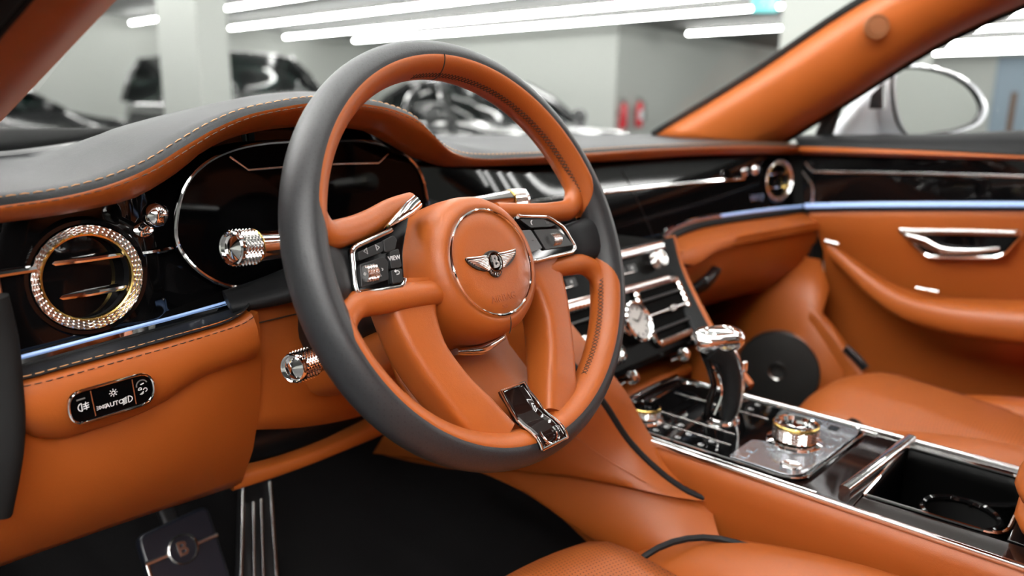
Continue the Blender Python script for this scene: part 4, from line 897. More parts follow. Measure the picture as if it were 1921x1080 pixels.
# top in three pieces around the cup well
well = [(-.072, -.252), (.085, -.252), (.085, -.375), (-.066, -.375)]
plate('top_plate', [(XL, .075), (XR, .075), (XR, -.2505), (XL, -.2505)], .012, ZF, wood, con, .001)
plate('top_rail', [(XL, -.2515), (-.0735, -.2515), (-.0675, -.62), (XL, -.62)], .012, ZF, wood, con, .001)
plate('top_rail', [(.0865, -.2515), (XR, -.2515), (XR, -.62), (.0865, -.62)], .012, ZF, wood, con, .001)
plate('top_plate', [(-.0665, -.3765), (.0855, -.3765), (.0855, -.62), (-.0665, -.62)], .012, ZF, gls, con, .001)
for s, x in ((-1, XL), (1, XR)):
    b = MB(); limb(b, [Vector((x, .065, CZt+.001)), Vector((x, -.2, CZt+.001)), Vector((x, -.62, CZt+.001))], .0065, .007, (0, 0, 1), n=8, e=3); b.build('edge_chrome', chrome, con)
    b = MB(); limb(b, [Vector((x-s*.010, .05, CZt+.001)), Vector((x-s*.010, -.1, CZt+.001)), Vector((x-s*.010, -.215, CZt+.001))], .0022, .003, (0, 0, 1), n=8, e=3); b.build('inner_chrome', chrome, con)
b = MB(); limb(b, [Vector((-.100, .030, CZt+.003)), Vector((-.045, .058, CZt+.004)), Vector((.02, .065, CZt+.005)), Vector((.10, .064, CZt+.004))], .009, .008, (0, 0, 1), n=12, e=3); b.build('front_chrome', chrome, con)
# tan sides
def side(s, x):
    prof = [(0, .358), (.005, .353), (.008, .345), (.009, .33), (.007, .30), (.003, .26), (-.002, .23), (.0, .21), (.022, .18), (.026, .10), (.022, .03)]
    part('side_pad', tan, con, [[Vector((x+s*d, y, z)) for y in ((.10 if z > .2 else -.03), -.05, -.1, -.2, -.35, -.6)] for d, z in prof], smooth=60)
side(-1, XL); side(1, XR)
# driver side knee pad with black piping
kx = lambda t: -.20+.075*t
kp_top = cr([Vector((-.185, .145, .540)), at(1020, 620, X=-.196), at(1085, 700, X=-.185), at(1130, 755, X=-.172), at(1180, 830, X=-.152), at(1240, 890, X=-.138), at(1290, 925, X=-.128), at(1322, 938, X=-.120)], 40)
kp_bot = cr([at(700, 850, X=-.205), at(860, 868, X=-.205), at(960, 882, X=-.20), at(1060, 893, X=-.19), at(1150, 908, X=-.175), at(1240, 927, X=-.152), at(1290, 936, X=-.134), at(1324, 940, X=-.120)], 40)
kf = [1-(i/39)**5 for i in range(40)]
part('knee_pad', tan, con, [[p+Vector((.05*k_, 0, 0)) for p, k_ in zip(kp_top, kf)], kp_top]+[[a.lerp(b_, t)+Vector((-d*k_, 0, 0)) for a, b_, k_ in zip(kp_top, kp_bot, kf)] for t, d in ((.06, .004), (.3, .010), (.6, .012), (.9, .006))]+[kp_bot, [p+Vector((.03*k_, 0, 0)) for p, k_ in zip(kp_bot, kf)]], smooth=60)
b = MB(); b.tube([p+Vector((.002, .002, .001)) for p in kp_top], .0042, 8); b.build('piping', blk, con)
ribbon('pad_crease', [a.lerp(b_, .34)+Vector((-.0108, 0, 0)) for a, b_ in zip(kp_top[10:], kp_bot[10:])][:24], .0007, tan, con)
lw_t = [p+Vector((.012, 0, -.004)) for p in kp_bot]
lw_b = cr([at(860, 880, X=-.185), at(960, 890, X=-.185), at(1030, 940, X=-.185), at(1095, 1000, X=-.185), at(1250, 1080, X=-.18), at(1400, 1150, X=-.175)], 40)
part('tunnel_trim', tan, con, [lw_t]+[[a.lerp(b_, t)+Vector((-d, 0, 0)) for a, b_ in zip(lw_t, lw_b)] for t, d in ((.15, .004), (.5, .006), (.9, .004))]+[lw_b, [p+Vector((.04, 0, 0)) for p in lw_b]], smooth=60)
# passenger side edge of the stack: black leather with tan outer edge running down to the console
br = [at(1244, 449, X=.172), at(1258, 500, X=.169), at(1284, 560, X=.161), at(1333, 650, X=.138), at(1394, 732, X=.112)]
b = MB(); limb(b, br, [.034, .030, .028, .026, .02], .012, (-.5, -.8, .2), n=26, e=4); b.build('stack_edge', blk, con)
bo = [p+Vector((.016, -.004, .003)) for p in br]; b = MB(); limb(b, bo, [.013, .012, .012, .011, .009], .014, (-.5, -.8, .2), n=26, e=3); b.build('stack_edge_roll', tan, con)
part('stack_edge_side', tan, con, [cr([p+Vector((.005, .004, 0)) for p in bo], 16), cr([p+Vector((.02, .06, -.03)) for p in bo], 16), cr([p+Vector((.0, .25, -.12)) for p in bo], 16)], smooth=60, solid=.004)
# control panel
cpn = empty('control_panel', (0, -.08, CZt), 'glassy drive control panel on the centre console with chrome outline', 'control panel')
cpo = [(-.095, .030), (.055, .052), (.099, .035), (.100, -.175), (.088, -.206), (.06, -.206), (-.055, -.206), (-.090, -.195), (-.0985, -.165)]
cpr = rpoly([(-.0965, .035), (.0955, .045), (.0955, -.205), (-.0955, -.196)], [.02, .02, .02, .028], 6)
pnl = plate('panel', cpr, .006, (Vector((0, 0, CZt+.003)), *ZF[1:]), gls, cpn, .001)
outline_tube('outline', cpr, .0014, (Vector((0, 0, CZt+.003)), *ZF[1:]), chrome, cpn, 8, .0005)
silv = mat('silver_glass', (.50, .52, .56), .16, metal=.75, coat=1)
plate('silver_field', rpoly([(-.090, -.112), (-.030, -.112), (-.012, -.150), (.035, -.168), (.088, -.105), (.090, -.196), (.075, -.199), (-.075, -.191), (-.090, -.180)], [.004, .004, .01, .01, .006, .012, .01, .02, .012], 4), .002, (Vector((0, 0, CZt+.0045)), *ZF[1:]), silv, cpn, .0004)
for x, y, w_, h_ in ((-.078, -.125, .014, .009), (-.058, -.125, .014, .009), (-.036, -.140, .016, .010), (.02, -.186, .02, .008), (.045, -.186, .02, .008), (-.01, -.184, .02, .008), (.070, -.150, .012, .012), (.070, -.172, .012, .012), (.075, -.128, .010, .012)):
    plate('touch_key', rpoly([(x-w_/2, y-h_/2), (x+w_/2, y-h_/2), (x+w_/2, y+h_/2), (x-w_/2, y+h_/2)], .002, 2), .002, (Vector((0, 0, CZt+.0058)), *ZF[1:]), silv if x < .05 else gls, cpn, .0004)
for x, y, w_, h_ in ((-.085, -.015, .012, .012), (-.068, -.020, .012, .012), (-.085, -.045, .012, .014), (-.068, -.05, .012, .014), (-.085, -.075, .012, .014), (-.068, -.08, .012, .014), (-.05, -.03, .012, .012), (.06, -.04, .014, .012), (.08, -.04, .014, .012), (.06, -.07, .014, .012), (.08, -.07, .014, .012)):
    k = plate('touch_key', rpoly([(x-w_/2, y-h_/2), (x+w_/2, y-h_/2), (x+w_/2, y+h_/2), (x-w_/2, y+h_/2)], .002, 2), .002, (Vector((0, 0, CZt+.0042)), *ZF[1:]), gls, cpn, .0004)
    strokes('key_symbol', [arc(x, y, .003, 0, 300, 8), [(x, y-.001), (x, y+.003)]], .0005, (Vector((0, 0, CZt+.0042)), *ZF[1:]), icon, cpn)
for y0, y1, x in ((.02, -.10, -.060), (.03, -.09, -.028), (.035, -.10, .045)):
    b = MB(); limb(b, [Vector((x, y0, CZt+.0034)), Vector((x, y1, CZt+.0034))], .0013, .0012, (0, 0, 1), n=4); b.build('inlay_line', satin, cpn)
b = MB(); b.lathe([(.0115, 0), (.0115, .0028), (.0095, .004), (.008, .0034), (0, .003)], Vector((-.070, -.175, CZt+.0045)), (0, 0, 1), 28); b.build('round_key', satchr, cpn)
def dial(px, py, R, h, label, name):
    c = at(px, py, Z=CZt+.004); e = empty(name, c, label, 'control knob')
    b = MB(); b.lathe([(R*1.25, 0), (R*1.2, .003), (R*.95, .005), (R*.9, .008)], c, (0, 0, 1), 40); b.build('collar', chrome, e)
    b = MB(); knurl(b, c, (0, 0, 1), R, .007, h-.004, 26, 4, .0008); b.build('knurled_ring', steel, e, 15)
    b = MB(); b.lathe([(R, h-.004), (R*1.0, h-.001), (R*.93, h)], c, (0, 0, 1), 40); b.build('brass_edge', gold, e)
    b = MB(); b.lathe([(R*.93, h), (R*.85, h-.0005), (R*.78, h-.005), (0, h-.006)], c, (0, 0, 1), 40); b.build('cap', gls if name == 'start_knob' else chrome, e)
dial(1210, 786, .0190, .018, 'small knurled chrome start knob nearest the steering wheel', 'start_knob')
dial(1490, 828, .0260, .024, 'large knurled chrome rotary knob on the silver end of the control panel', 'rotary_knob')
# gear selector
g0 = Vector((.004, -.055, CZt+.003)); gs = empty('gear_selector', g0, 'chrome and black leather gear selector on the console', 'gear selector')
b = MB(); b.lathe([(.024, 0), (.023, .003), (.019, .005), (.017, .005), (.016, .002)], g0, (0, 0, 1), 36); b.build('base_ring', chrome, gs)
gp = [g0+Vector(v) for v in ((.008, -.004, .0), (.012, -.006, .025), (.013, -.003, .055), (.006, .006, .083), (-.010, .018, .097))]
b = MB(); limb(b, gp, [.030, .032, .034, .040, .044], [.016, .018, .022, .027, .030], (.55, -.75, .35), n=26, e=3, seg=24); b.build('grip', blk, gs)
b = MB(); limb(b, [p+Vector((.011, -.008, .003)) for p in gp], [.013, .014, .016, .02, .024], [.006, .006, .007, .008, .010], (.55, -.75, .35), n=26, e=3, seg=20); b.build('chrome_spine', chrome, gs)
b = MB(); limb(b, [g0+Vector(v) for v in ((-.016, .012, .0), (-.014, .010, .025), (-.010, .008, .045), (-.012, .014, .066), (-.018, .020, .086))], [.016, .014, .013, .016, .022], [.008, .008, .008, .008, .010], (.55, -.75, .35), n=22, e=3); b.build('front_blade', gls, gs)
b = MB(); b.tube(cr([g0+Vector(v) for v in ((-.010, .004, .008), (-.002, .000, .035), (-.006, .006, .062), (-.016, .012, .072))], 20), .0022, 8); b.build('chrome_hoop', chrome, gs)
tc_ = g0+Vector((-.004, .010, .107)); tn = Vector((-.18, -.10, 1)).normalized(); te = Vector((-.75, .62, 0)); te = (te-tn*te.dot(tn)).normalized(); tf = tn.cross(te)
cap = MB(); rows = []
for h_, k in ((-.012, .90), (-.006, .99), (0, 1.0), (.004, .96), (.007, .82), (.0078, .6), (.008, .02)):
    rows.append([tc_+tn*h_+te*(a*.033*k)+tf*(c*.0205*k) for a, c in sup(32, 2.8)])
cap.grid(rows, cu=True); co = cap.build('top_cap', chrome, gs, 50)
b = MB(); b.tube([tc_+tn*.0085+te*(a*.018)+tf*(c*.010) for a, c in sup(28, 2.4)], .0016, 8, closed=True, up=tn); b.build('cap_ring', chrome, co)
b = MB(); b.box(g0+Vector((.012, -.020, .072)), (.010, .006, .014)); b.build('release_button', chrome, gs, bevel=.002)
# cup well: floor, walls, chrome surround, roller rail, ring
cw = empty('cup_holder', (0, -.31, CZt-.09), 'open black cup holder with chrome surround in the console', 'cup holder')
wl_ = rpoly(well, [.004, .004, .022, .022], 5)
b = MB(); b.grid([[Vector((a, c, CZt+.0005)) for a, c in wl_], [Vector((a, c, CZt-.02)) for a, c in wl_], [Vector((a*.97, -.313+(c+.313)*.97, CZt-.075)) for a, c in wl_], [Vector((a*.9, -.313+(c+.313)*.9, CZt-.085)) for a, c in wl_]], cu=True); n_ = len(wl_); b.f.append(tuple(range(3*n_, 4*n_))); b.build('well', matte, cw, 50, solid=.0015)
outline_tube('chrome_surround', wl_, .0022, ZF, chrome, cw, 8, .001)
b = MB(); limb(b, [Vector((-.082, -.236, CZt+.004)), Vector((.012, -.244, CZt+.004)), Vector((.106, -.250, CZt+.004))], .012, .010, (0, 0, 1), n=10, e=3.4); b.build('roller_rail', chrome, cw)
for s, cy_ in ((0, -.325),):
    b = MB(); b.tube([Vector((.018+.036*math.cos(a*math.pi/30), cy_+.036*math.sin(a*math.pi/30), CZt-.030)) for a in range(60)], .0040, 8, closed=True, up=(0, 0, 1)); b.build('cup_ring', gls, cw)
    b = MB(); b.lathe([(.034, -.033), (.033, -.084), (.02, -.086), (0, -.086)], Vector((.018, cy_, CZt)), (0, 0, 1), 40); b.build('cup_sleeve', rubber, cw)
    b = MB(); limb(b, [Vector((.054, cy_-.0, CZt-.032)), Vector((.07, cy_-.03, CZt-.030)), Vector((.082, -.370, CZt-.028))], .012, .006, (0, 0, 1), n=8); b.build('ring_arm', gls, cw)
# armrest lid behind the cup holder
am = empty('armrest', (0, -.5, CZt), 'tan leather centre armrest at the right edge of the picture', 'armrest')
def pillow(name, m, parent, cx, cy, cz, sx, sy_, sz, e=3.4, n=24, k=10, flat=.55):
    b = MB(); rows = []
    for i in range(k+1):
        t = -math.pi/2+math.pi*i/k; rz = math.sin(t); rr = max(math.cos(t), .001)**flat
        rows.append([Vector((cx+a*sx*rr, cy+c*sy_*rr, cz+rz*sz)) for a, c in sup(n, e)])
    b.grid(rows, cu=True); return b.build(name, m, parent, 70)
pillow('lid', tan, am, -.002, -.492, .408, .098, .122, .028); pillow('cushion_base', tan, am, -.002, -.492, .376, .094, .118, .022)
# ================================================================== passenger side of the dashboard: glovebox
gb = [pf_ for pf_ in pf]
r0 = cr([p+Vector((0, -.004, -.004)) for p in pf]+[Vector((.735, .148, .54))], 40)
r1 = [p+Vector((0, -.006, -.010)) for p in r0]
part('leather_strip', blk, dash, [[p+Vector((0, .012, .003)) for p in r0], r0, [p+Vector((0, -.006, -.004)) for p in r0], r1, [p+Vector((0, .004, -.003)) for p in r1]], smooth=60)
g1 = [p+Vector((0, .001, -.002)) for p in r1]
g2 = cr([at(1262, 480, X=.225), at(1300, 497, X=.30), at(1345, 470, X=.38), at(1430, 450, X=.54), at(1545, 428, X=.735)], 40)
g2b = [a.lerp(b_, .6)+Vector((0, -.016, .004)) for a, b_ in zip(g1, g2)]
part('glovebox_pad', tan, dash, [[p+Vector((0, .008, .002)) for p in g1], g1, [a.lerp(b_, .15)+Vector((0, -.008, 0)) for a, b_ in zip(g1, g2)], g2b, g2, [p+Vector((0, .02, -.002)) for p in g2]], smooth=70)
g3 = [p+Vector((0, .008, -.004)) for p in g2]
part('glovebox_door', tan, dash, [g3, [p+Vector((0, .006, -.03)) for p in g3], [p+Vector((0, .02, -.075)) for p in g3], [p+Vector((0, .06, -.125)) for p in g3], [p+Vector((0, .16, -.16)) for p in g3], [p+Vector((0, .30, -.17)) for p in g3]], smooth=70)
hc = at(1312, 528, X=.335); b = MB(); limb(b, [hc+Vector((-.045, .0, -.016)), hc+Vector((0, -.012, 0)), hc+Vector((.04, -.01, .018))], [.016, .026, .012], .02, (0, -1, -.2), n=14); b.build('glovebox_handle', gls, dash)
# ================================================================== passenger door
door = slab('door_2', (.80, -1.2, .0), (.86, .24, .60), whitepaint, .02)
b = MB(); b.box((.765, .20, .42), (.075, .18, .52)); b.build('door_gap_filler', rubber, door, 0, bevel=.004)  # dark filler block added to hide the bright gap by the dash end
tag(door, 'passenger door trimmed in tan and black leather', None)
def prow(pts, n=40): return cr([at(a, b_, X=x) for a, b_, x in pts], n)
d_top = prow([(1478, 253, .74), (1600, 252, .745), (1760, 250, .745), (1921, 243, .745), (2200, 236, .745)])
d_bk = prow([(1500, 274, .695), (1600, 277, .70), (1760, 283, .70), (1921, 291, .70), (2200, 300, .70)])
part('door_top_pad', blk, door, [[p+Vector((.06, 0, -.01)) for p in d_top], d_top, [a.lerp(b_, .3)+Vector((-.006, 0, .006)) for a, b_ in zip(d_top, d_bk)], [a.lerp(b_, .75)+Vector((-.008, 0, .006)) for a, b_ in zip(d_top, d_bk)], d_bk, [p+Vector((.02, 0, -.003)) for p in d_bk]], smooth=70)
d_b1 = prow([(1502, 289, .698), (1600, 292, .702), (1760, 297, .703), (1921, 301, .703), (2200, 312, .703)])
part('edge_roll', tan, door, [[p+Vector((.01, 0, .0)) for p in d_bk], [p+Vector((-.001, 0, -.001)) for p in d_bk], [a.lerp(b_, .5)+Vector((-.008, 0, 0)) for a, b_ in zip(d_bk, d_b1)], d_b1, [p+Vector((.02, 0, 0)) for p in d_b1]], smooth=70)
d_g1 = prow([(1508, 378, .712), (1600, 377, .718), (1760, 377, .72), (1921, 377, .72), (2200, 378, .72)])
part('gloss_panel', gls, door, [[p+Vector((.012, 0, .002)) for p in d_b1], [a.lerp(b_, .3)+Vector((.006, 0, 0)) for a, b_ in zip(d_b1, d_g1)], [a.lerp(b_, .6)+Vector((.003, 0, 0)) for a, b_ in zip(d_b1, d_g1)], d_g1, [p+Vector((.02, 0, -.004)) for p in d_g1]], smooth=70)
def xrib(name, pts, r, m, par, sy=.6): b = MB(); b.tube(prow(pts, 50), r, 8, up=(1, 0, 0), sy=sy); return b.build(name, m, par)
xrib('chrome_strip', [(1542, 322, .712), (1700, 325, .714), (1921, 331, .714), (2200, 342, .714)], .0032, chrome, door)
xrib('chrome_strip', [(1505, 322, .706), (1523, 350, .706), (1524, 386, .708)], .0028, chrome, door)
xrib('chrome_strip', [(1510, 305, .705), (1523, 320, .705), (1545, 322, .707)], .0026, chrome, door)
xrib('foot_chrome', [(1510, 386, .706), (1600, 384, .712), (1760, 383, .714), (1921, 383, .714), (2200, 384, .714)], .0045, ring_glow, door)
d_s = prow([(1512, 389, .708), (1600, 388, .712), (1760, 388, .714), (1921, 388, .714), (2200, 389, .714)])
d_s2 = prow([(1516, 398, .705), (1600, 396, .708), (1760, 395, .710), (1921, 395, .710), (2200, 396, .71)])
part('leather_strip', blk, door, [d_s, [a.lerp(b_, .5)+Vector((-.005, 0, 0)) for a, b_ in zip(d_s, d_s2)], d_s2, [p+Vector((.01, 0, 0)) for p in d_s2]], smooth=70)
d_m1 = prow([(1545, 470, .735), (1600, 500, .745), (1730, 545, .75), (1921, 560, .75), (2200, 590, .75)])
part('main_panel', tan, door, [[p+Vector((.004, 0, 0)) for p in d_s2], [a.lerp(b_, .1)+Vector((-.004, 0, 0)) for a, b_ in zip(d_s2, d_m1)], [a.lerp(b_, .5)+Vector((.006, 0, 0)) for a, b_ in zip(d_s2, d_m1)], d_m1, [p+Vector((.02, 0, -.05)) for p in d_m1], [p+Vector((.04, 0, -.25)) for p in d_m1], [p+Vector((.04, .1, -.45)) for p in d_m1]], smooth=70)
# armrest: rises from the elbow pad to the dashboard end
b = MB(); limb(b, [at(1553, 462, X=.70), at(1590, 494, X=.70), at(1640, 535, X=.695), at(1700, 570, X=.685), at(1780, 590, X=.675), at(1921, 603, X=.67), at(2250, 625, X=.67)], [.018, .034, .050, .062, .068, .070, .07], [.018, .045, .08, .11, .13, .14, .14], (1, 0, 0), n=40, e=3.2, seg=24); ar = b.build('armrest', tan, door, 60)
b = MB(); c = at(1560, 453, X=.693); limb(b, [c+Vector((0, .012, .0)), c+Vector((0, -.014, -.004))], .009, .012, (1, 0, 0), n=6); b.build('armrest_tip', chrome, ar)
b = MB(); c = at(1741, 544, X=.665); limb(b, [c+Vector((0, .02, .002)), c+Vector((0, -.018, 0))], .006, .012, (1, 0, 0), n=6); b.build('armrest_inlay', chrome, ar)
# handle recess
hp = [at(a, b_, X=.722) for a, b_ in ((1686, 429), (1914, 431), (1916, 441), (1884, 476), (1868, 482), (1745, 481), (1734, 476))]
hfr = (Vector((.722, 0, 0)), Vector((0, -1, 0)), Vector((0, 0, 1)), Vector((-1, 0, 0)))
ho = rpoly([(-p.y, p.z) for p in hp], .006, 4)
hd = plate('handle_recess', ho, .03, hfr, gls, door, .001); outline_tube('chrome_surround', ho, .0036, hfr, chrome, hd, 8, .001)
b = MB(); limb(b, [at(1700, 443, X=.714), at(1730, 452, X=.706), at(1765, 468, X=.704), at(1830, 470, X=.708), at(1875, 466, X=.714)], [.012, .016, .012, .008, .006], [.006, .008, .007, .005, .004], (1, 0, 0), n=20); b.build('pull_lever', chrome, hd)
b = MB(); limb(b, [at(1695, 434, X=.713), at(1800, 434, X=.713), at(1905, 437, X=.713)], .007, .005, (1, 0, 0), n=8); b.build('lock_bar', satin, hd)
# map pocket and lower trim
lp = prow([(1520, 575, .66), (1560, 622, .655), (1600, 680, .65), (1650, 735, .645), (1720, 765, .645), (1921, 790, .645), (2200, 820, .645)])
part('pocket_lip', tan, door, [[p+Vector((.02, 0, .004)) for p in lp], [p+Vector((.006, 0, .006)) for p in lp], lp, [p+Vector((-.002, 0, -.012)) for p in lp], [p+Vector((.004, .01, -.06)) for p in lp], [p+Vector((.02, .03, -.2)) for p in lp]], smooth=70)
pq = [Vector((.648, .20, z)) for z in (.34, .1)]
part('kick_panel', tan, door, [[Vector((.745, .34, .46)), Vector((.735, .20, .455)), Vector((.72, .09, .45)), Vector((.70, .06, .40))], [Vector((.72, .34, .37)), Vector((.69, .2, .375)), Vector((.665, .09, .37)), Vector((.66, .055, .355))], [Vector((.69, .34, .25)), Vector((.665, .2, .25)), Vector((.655, .09, .25)), Vector((.655, .0, .25))], [Vector((.69, .34, .05)), Vector((.67, .2, .05)), Vector((.665, .09, .05)), Vector((.665, -.1, .05))]], smooth=70, solid=.006)
b = MB(); c = at(1606, 670, X=.645); limb(b, [c+Vector((0, .022, .014)), c, c+Vector((0, -.02, -.018))], .016, .008, (1, 0, 0), n=8, e=4); sb_ = b.build('release_switch', plast, door)
b = MB(); limb(b, [c+Vector((-.004, .02, .02)), c+Vector((-.004, -.016, -.008))], .003, .003, (1, 0, 0), n=5); b.build('switch_chrome', chrome, sb_)
# door loudspeaker
sc_ = at(1460, 694, X=.642); sk = MB(); ax = Vector((-1, -.22, .06)).normalized()
sk.lathe([(.083, -.012), (.083, .006), (.080, .009)], sc_, ax, 64); so = sk.build('loudspeaker', plast, door)
sk = MB(); sk.lathe([(.080, .008), (.05, .0115), (.018, .0115), (.0165, .006), (0, .003)], sc_, ax, 64); sk.build('grille', mesh_blk, so)
sk = MB(); sk.lathe([(.0805, .008), (.083, .011), (.0845, .008), (.0835, -.002)], sc_, ax, 40, ref=(0, -1, .6), a0=-.75, a1=.75); sk.build('chrome_arc', chrome, so)
sk = MB(); sk.lathe([(.0185, .011), (.0175, .013), (.0155, .012), (.0150, .004)], sc_, ax, 32); sk.build('centre_ring', satin, so)
# small pink courtesy lamp under the armrest
lampc = at(1905, 640, X=.735); b = MB(); b.lathe([(0, .002), (.010, .002), (.011, 0)], lampc, (-.2, 0, -1), 16); b.build('courtesy_lamp', mat('pink_lamp', (.8, .3, .4), .4, emit=((1, .3, .5), 6)), door)
# ================================================================== passenger door mirror outside
mr = empty('door_mirror', at(1720, 262, X=.95), 'white passenger door mirror outside the side window', 'mirror')
mc = at(1770, 190, X=.98); mx = Vector((.93, -.37, 0)).normalized(); mz = Vector((0, 0, 1)); mn = Vector((-.37, -.93, .05)).normalized()
def mpt(px, py): d = ray(px, py); t = (mc-CAM).dot(mn)/d.dot(mn); q = CAM+d*t-mc; return (q.dot(mx), q.dot(mz))
mo = [mpt(*p) for p in ((1674, 140), (1700, 130), (1745, 133), (1790, 148), (1822, 172), (1838, 205), (1830, 225), (1800, 240), (1760, 248), (1700, 249), (1678, 205))]
ms = [(p.x, p.y) for p in cr([Vector((a, c, 0)) for a, c in mo], 60, True)]
mfr = (mc, mx, mz, mn); plate('mirror_glass', ms, .004, mfr, mirror, mr, .0005)
cen = (sum(a for a, c in ms)/60, sum(c for a, c in ms)/60)
b = MB(); rows = []
for k, h_ in ((1.0, .002), (1.06, .006), (1.16, -.004), (1.22, -.04), (1.12, -.09), (.8, -.125), (.3, -.14), (.01, -.142)):
    rows.append([mc+mx*(cen[0]+(a-cen[0])*k+(.012 if k > 1.02 else 0))+mz*(cen[1]+(c-cen[1])*k)+mn*h_ for a, c in ms])
b.grid(rows, cu=True); b.build('housing', whitepaint, mr, 60)
b = MB(); b.tube([mc+mx*(cen[0]+(a-cen[0])*1.03)+mz*(cen[1]+(c-cen[1])*1.03)+mn*.003 for a, c in ms], .003, 8, closed=True, up=mn); b.build('gasket', plast, mr)
b = MB(); b.grid([cr([at(a, c, X=x) for a, c, x in r], 12) for r in ([(1560, 262, .80), (1590, 215, .80), (1640, 160, .82), (1690, 128, .88)], [(1600, 268, .84), (1625, 215, .84), (1660, 175, .86), (1700, 150, .92)], [(1690, 270, .92), (1690, 240, .92), (1690, 210, .93), (1700, 190, .95)])]); b.build('mirror_foot', whitepaint, mr, 60, solid=.03)
b = MB(); t0 = [at(a, c, X=.775) for a, c in ((1630, 204), (1634, 178), (1656, 156), (1656, 204))]; b.add(t0+[p+Vector((.02, 0, 0)) for p in t0], [(0, 1, 2, 3), (7, 6, 5, 4), (0, 4, 5, 1), (1, 5, 6, 2), (2, 6, 7, 3), (3, 7, 4, 0)]); b.build('sail_panel', plast, mr, 0)
# ================================================================== seats
def seat(cx, label, y0, zt, lift=(0, 0), crown=0):
    e = empty('car_seat', (cx, y0-.25, .03), label, 'seat', 'front seats')
    b = MB(); rows = []; uvs = []
    for i in range(25):
        t = i/24
        # path: under the front edge, over it and back along the cushion
        P = cr([Vector((0, y0+.0, zt-.16)), Vector((0, y0+.022, zt-.10)), Vector((0, y0+.010, zt-.03)), Vector((0, y0-.035, zt-.001)), Vector((0, y0-.12, zt-.004)), Vector((0, y0-.3, zt-.025)), Vector((0, y0-.5, zt-.04))], 25)[i]
        rows.append([Vector((cx+x, P.y-.02*(x/.14)**2*(1 if t < .6 else 0), P.z-.006*(x/.14)**2+crown*t*(1-(x/.14)**2))) for x in [(-.135+.27*j/12) for j in range(13)]])
        for j in range(13): uvs.append((.27*j/12, .62*t))
    b.grid(rows); b.build('centre_cushion', perf_tan, e, 70, uv=uvs, solid=.03, off=-1)
    for s in (-1, 1):
        lz = lift[(s+1)//2]; b = MB(); limb(b, [p_+Vector((0, 0, lz)) for p_ in [Vector((cx+s*.180, y0-.055, zt-.15)), Vector((cx+s*.180, y0-.045, zt-.09)), Vector((cx+s*.182, y0-.075, zt-.045)), Vector((cx+s*.188, y0-.15, zt-.010)), Vector((cx+s*.195, y0-.3, zt+.016)), Vector((cx+s*.195, y0-.5, zt+.016))]], [.09, .10, .105, .105, .105, .105], [.06, .07, .075, .08, .08, .08], (0, -.25, 1), n=30, e=2.4); b.build('side_bolster', tan, e, 70)
        b = MB(); b.tube(cr([p_+Vector((0, 0, lz)) for p_ in [Vector((cx+s*.118, y0-.075, zt-.02)), Vector((cx+s*.130, y0-.090, zt+.010)), Vector((cx+s*.165, y0-.108, zt+.026)), Vector((cx+s*.200, y0-.138, zt+.030)), Vector((cx+s*.214, y0-.19, zt+.030)), Vector((cx+s*.218, y0-.3, zt+.034)), Vector((cx+s*.218, y0-.5, zt+.036))]], 30), .0035, 8); b.build('piping', blk, e)
    b = MB(); limb(b, [Vector((cx, y0-.02, zt-.17)), Vector((cx, y0-.5, zt-.17))], .42, .14, (0, 0, 1), n=6, e=5); b.build('seat_base', tan, e)
    b = MB(); limb(b, [Vector((cx, y0-.52, zt)), Vector((cx, y0-.58, zt+.3)), Vector((cx, y0-.68, zt+.62))], [.44, .46, .36], [.12, .12, .09], (0, 1, .2), n=16, e=3.2, seg=28); b.build('backrest', tan, e, 70)
    b = MB(); limb(b, [Vector((cx, y0-.70, zt+.64)), Vector((cx, y0-.72, zt+.80))], [.24, .22], [.08, .07], (0, 1, .2), n=8, e=3.2); b.build('headrest', tan, e, 70)
seat(-.365, 'tan perforated leather driver seat in front of the pedals', .005, .300, (-.026, -.026))
seat(.375, 'tan leather passenger seat beyond the centre console', -.05, .315, (-.015, -.07), .022)
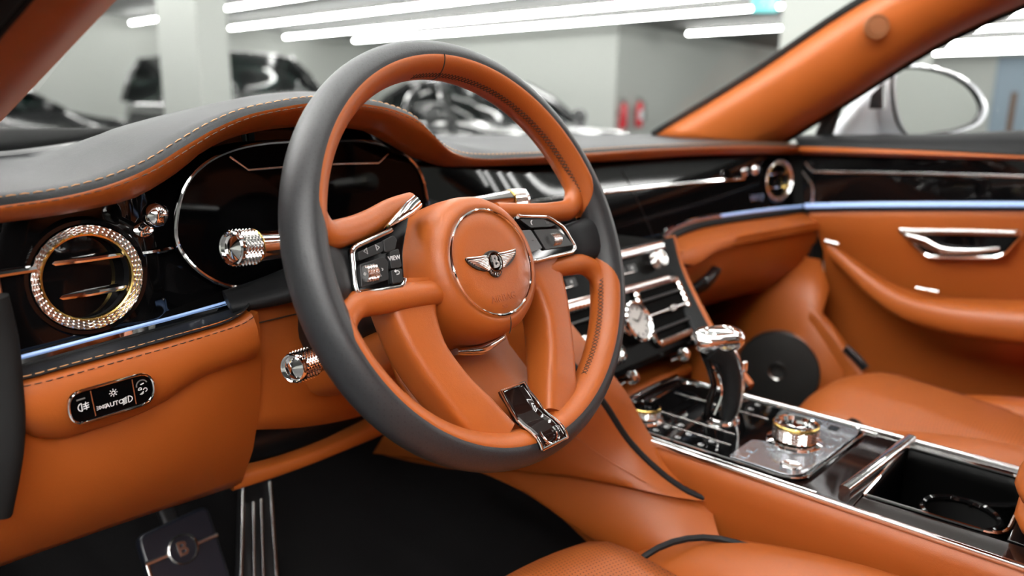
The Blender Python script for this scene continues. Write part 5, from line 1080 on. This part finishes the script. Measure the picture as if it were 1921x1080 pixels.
# ================================================================== pedals
def pedal_pt(px, py, y): return at(px, py, Y=y)
bp = empty('brake_pedal', at(340, 1070, Y=.40), 'dark brake pedal with winged round badge in the footwell', 'pedal')
pn = Vector((0, -.86, .5)).normalized(); o = at(342, 1030, Y=.40); pz = Vector((0, .5, .86)).normalized(); px_ = Vector((1, 0, 0))
plate('pad', rpoly([(-.045, -.06), (.045, -.06), (.045, .040), (-.045, .034)], .012, 5), .014, (o, px_, pz, pn), mat('blue_black_rubber', (.012, .014, .022), .3), bp, .004)
b = MB(); b.lathe([(.018, .001), (.0185, .004), (.0165, .005), (.0155, .003)], o, pn, 32); b.build('badge_ring', satin, bp); text('badge_letter', 'B', .024, (o+pn*.001, px_, pz, pn), satin, bp, .001, bold=.0006)
for s in (-1, 1): b = MB(); limb(b, [o+px_*(s*.018)+pn*.001, o+px_*(s*.045)+pn*.001], .006, .003, pn, n=4); b.build('badge_bar', satin, bp)
b = MB(); limb(b, [o+px_*-.043+pz*.0+pn*.001, o+px_*-.043+pz*-.06+pn*.001], .005, .003, pn, n=4); b.build('edge_strip', satin, bp)
b = MB(); limb(b, [o+pz*.02-pn*.01, o+pz*.12+Vector((0, .03, 0)), o+pz*.25+Vector((0, .08, .05))], .02, .012, pn, n=10); b.build('pedal_arm', plast, bp)
ap = empty('accelerator_pedal', at(475, 1080, Y=.42), 'tall accelerator pedal with bright metal strips beside the brake pedal', 'pedal')
tl, tr, bl_, br_ = at(447, 912, Y=.46), at(500, 902, Y=.46), at(440, 1120, Y=.36), at(515, 1120, Y=.36)
b = MB(); b.grid([[tl, tr], [bl_, br_]]); b.build('pad', plast, ap, 0, solid=.008, off=-1)
for f0, f1, t0, th in ((.02, .03, 0, .0045), (.96, .96, 0, .0045), (.36, .36, .17, .0035), (.62, .60, .15, .0035)):
    a = tl.lerp(tr, f0).lerp(bl_.lerp(br_, f1), t0); c = bl_.lerp(br_, f1); b = MB(); limb(b, [a+Vector((0, -.012, .004)), c+Vector((0, -.012, .004))], th, .005, (0, -1, .3), n=4, e=4); b.build('metal_strip', satin, ap)
# driver floor mat
fm = plate('floor_mat', rpoly([(-.60, -.12), (-.20, -.12), (-.20, .40), (-.60, .40)], .04, 5), .012, (Vector((0, 0, .045)), Vector((1, 0, 0)), Vector((0, 1, 0)), Vector((0, 0, 1))), mat('mat_pile', (.016, .015, .0145), .95, bump=(500, 1.0, 'noise'), spec=.1), None, .003)
tag(fm, 'black carpet floor mat in the driver footwell', 'floor mat')
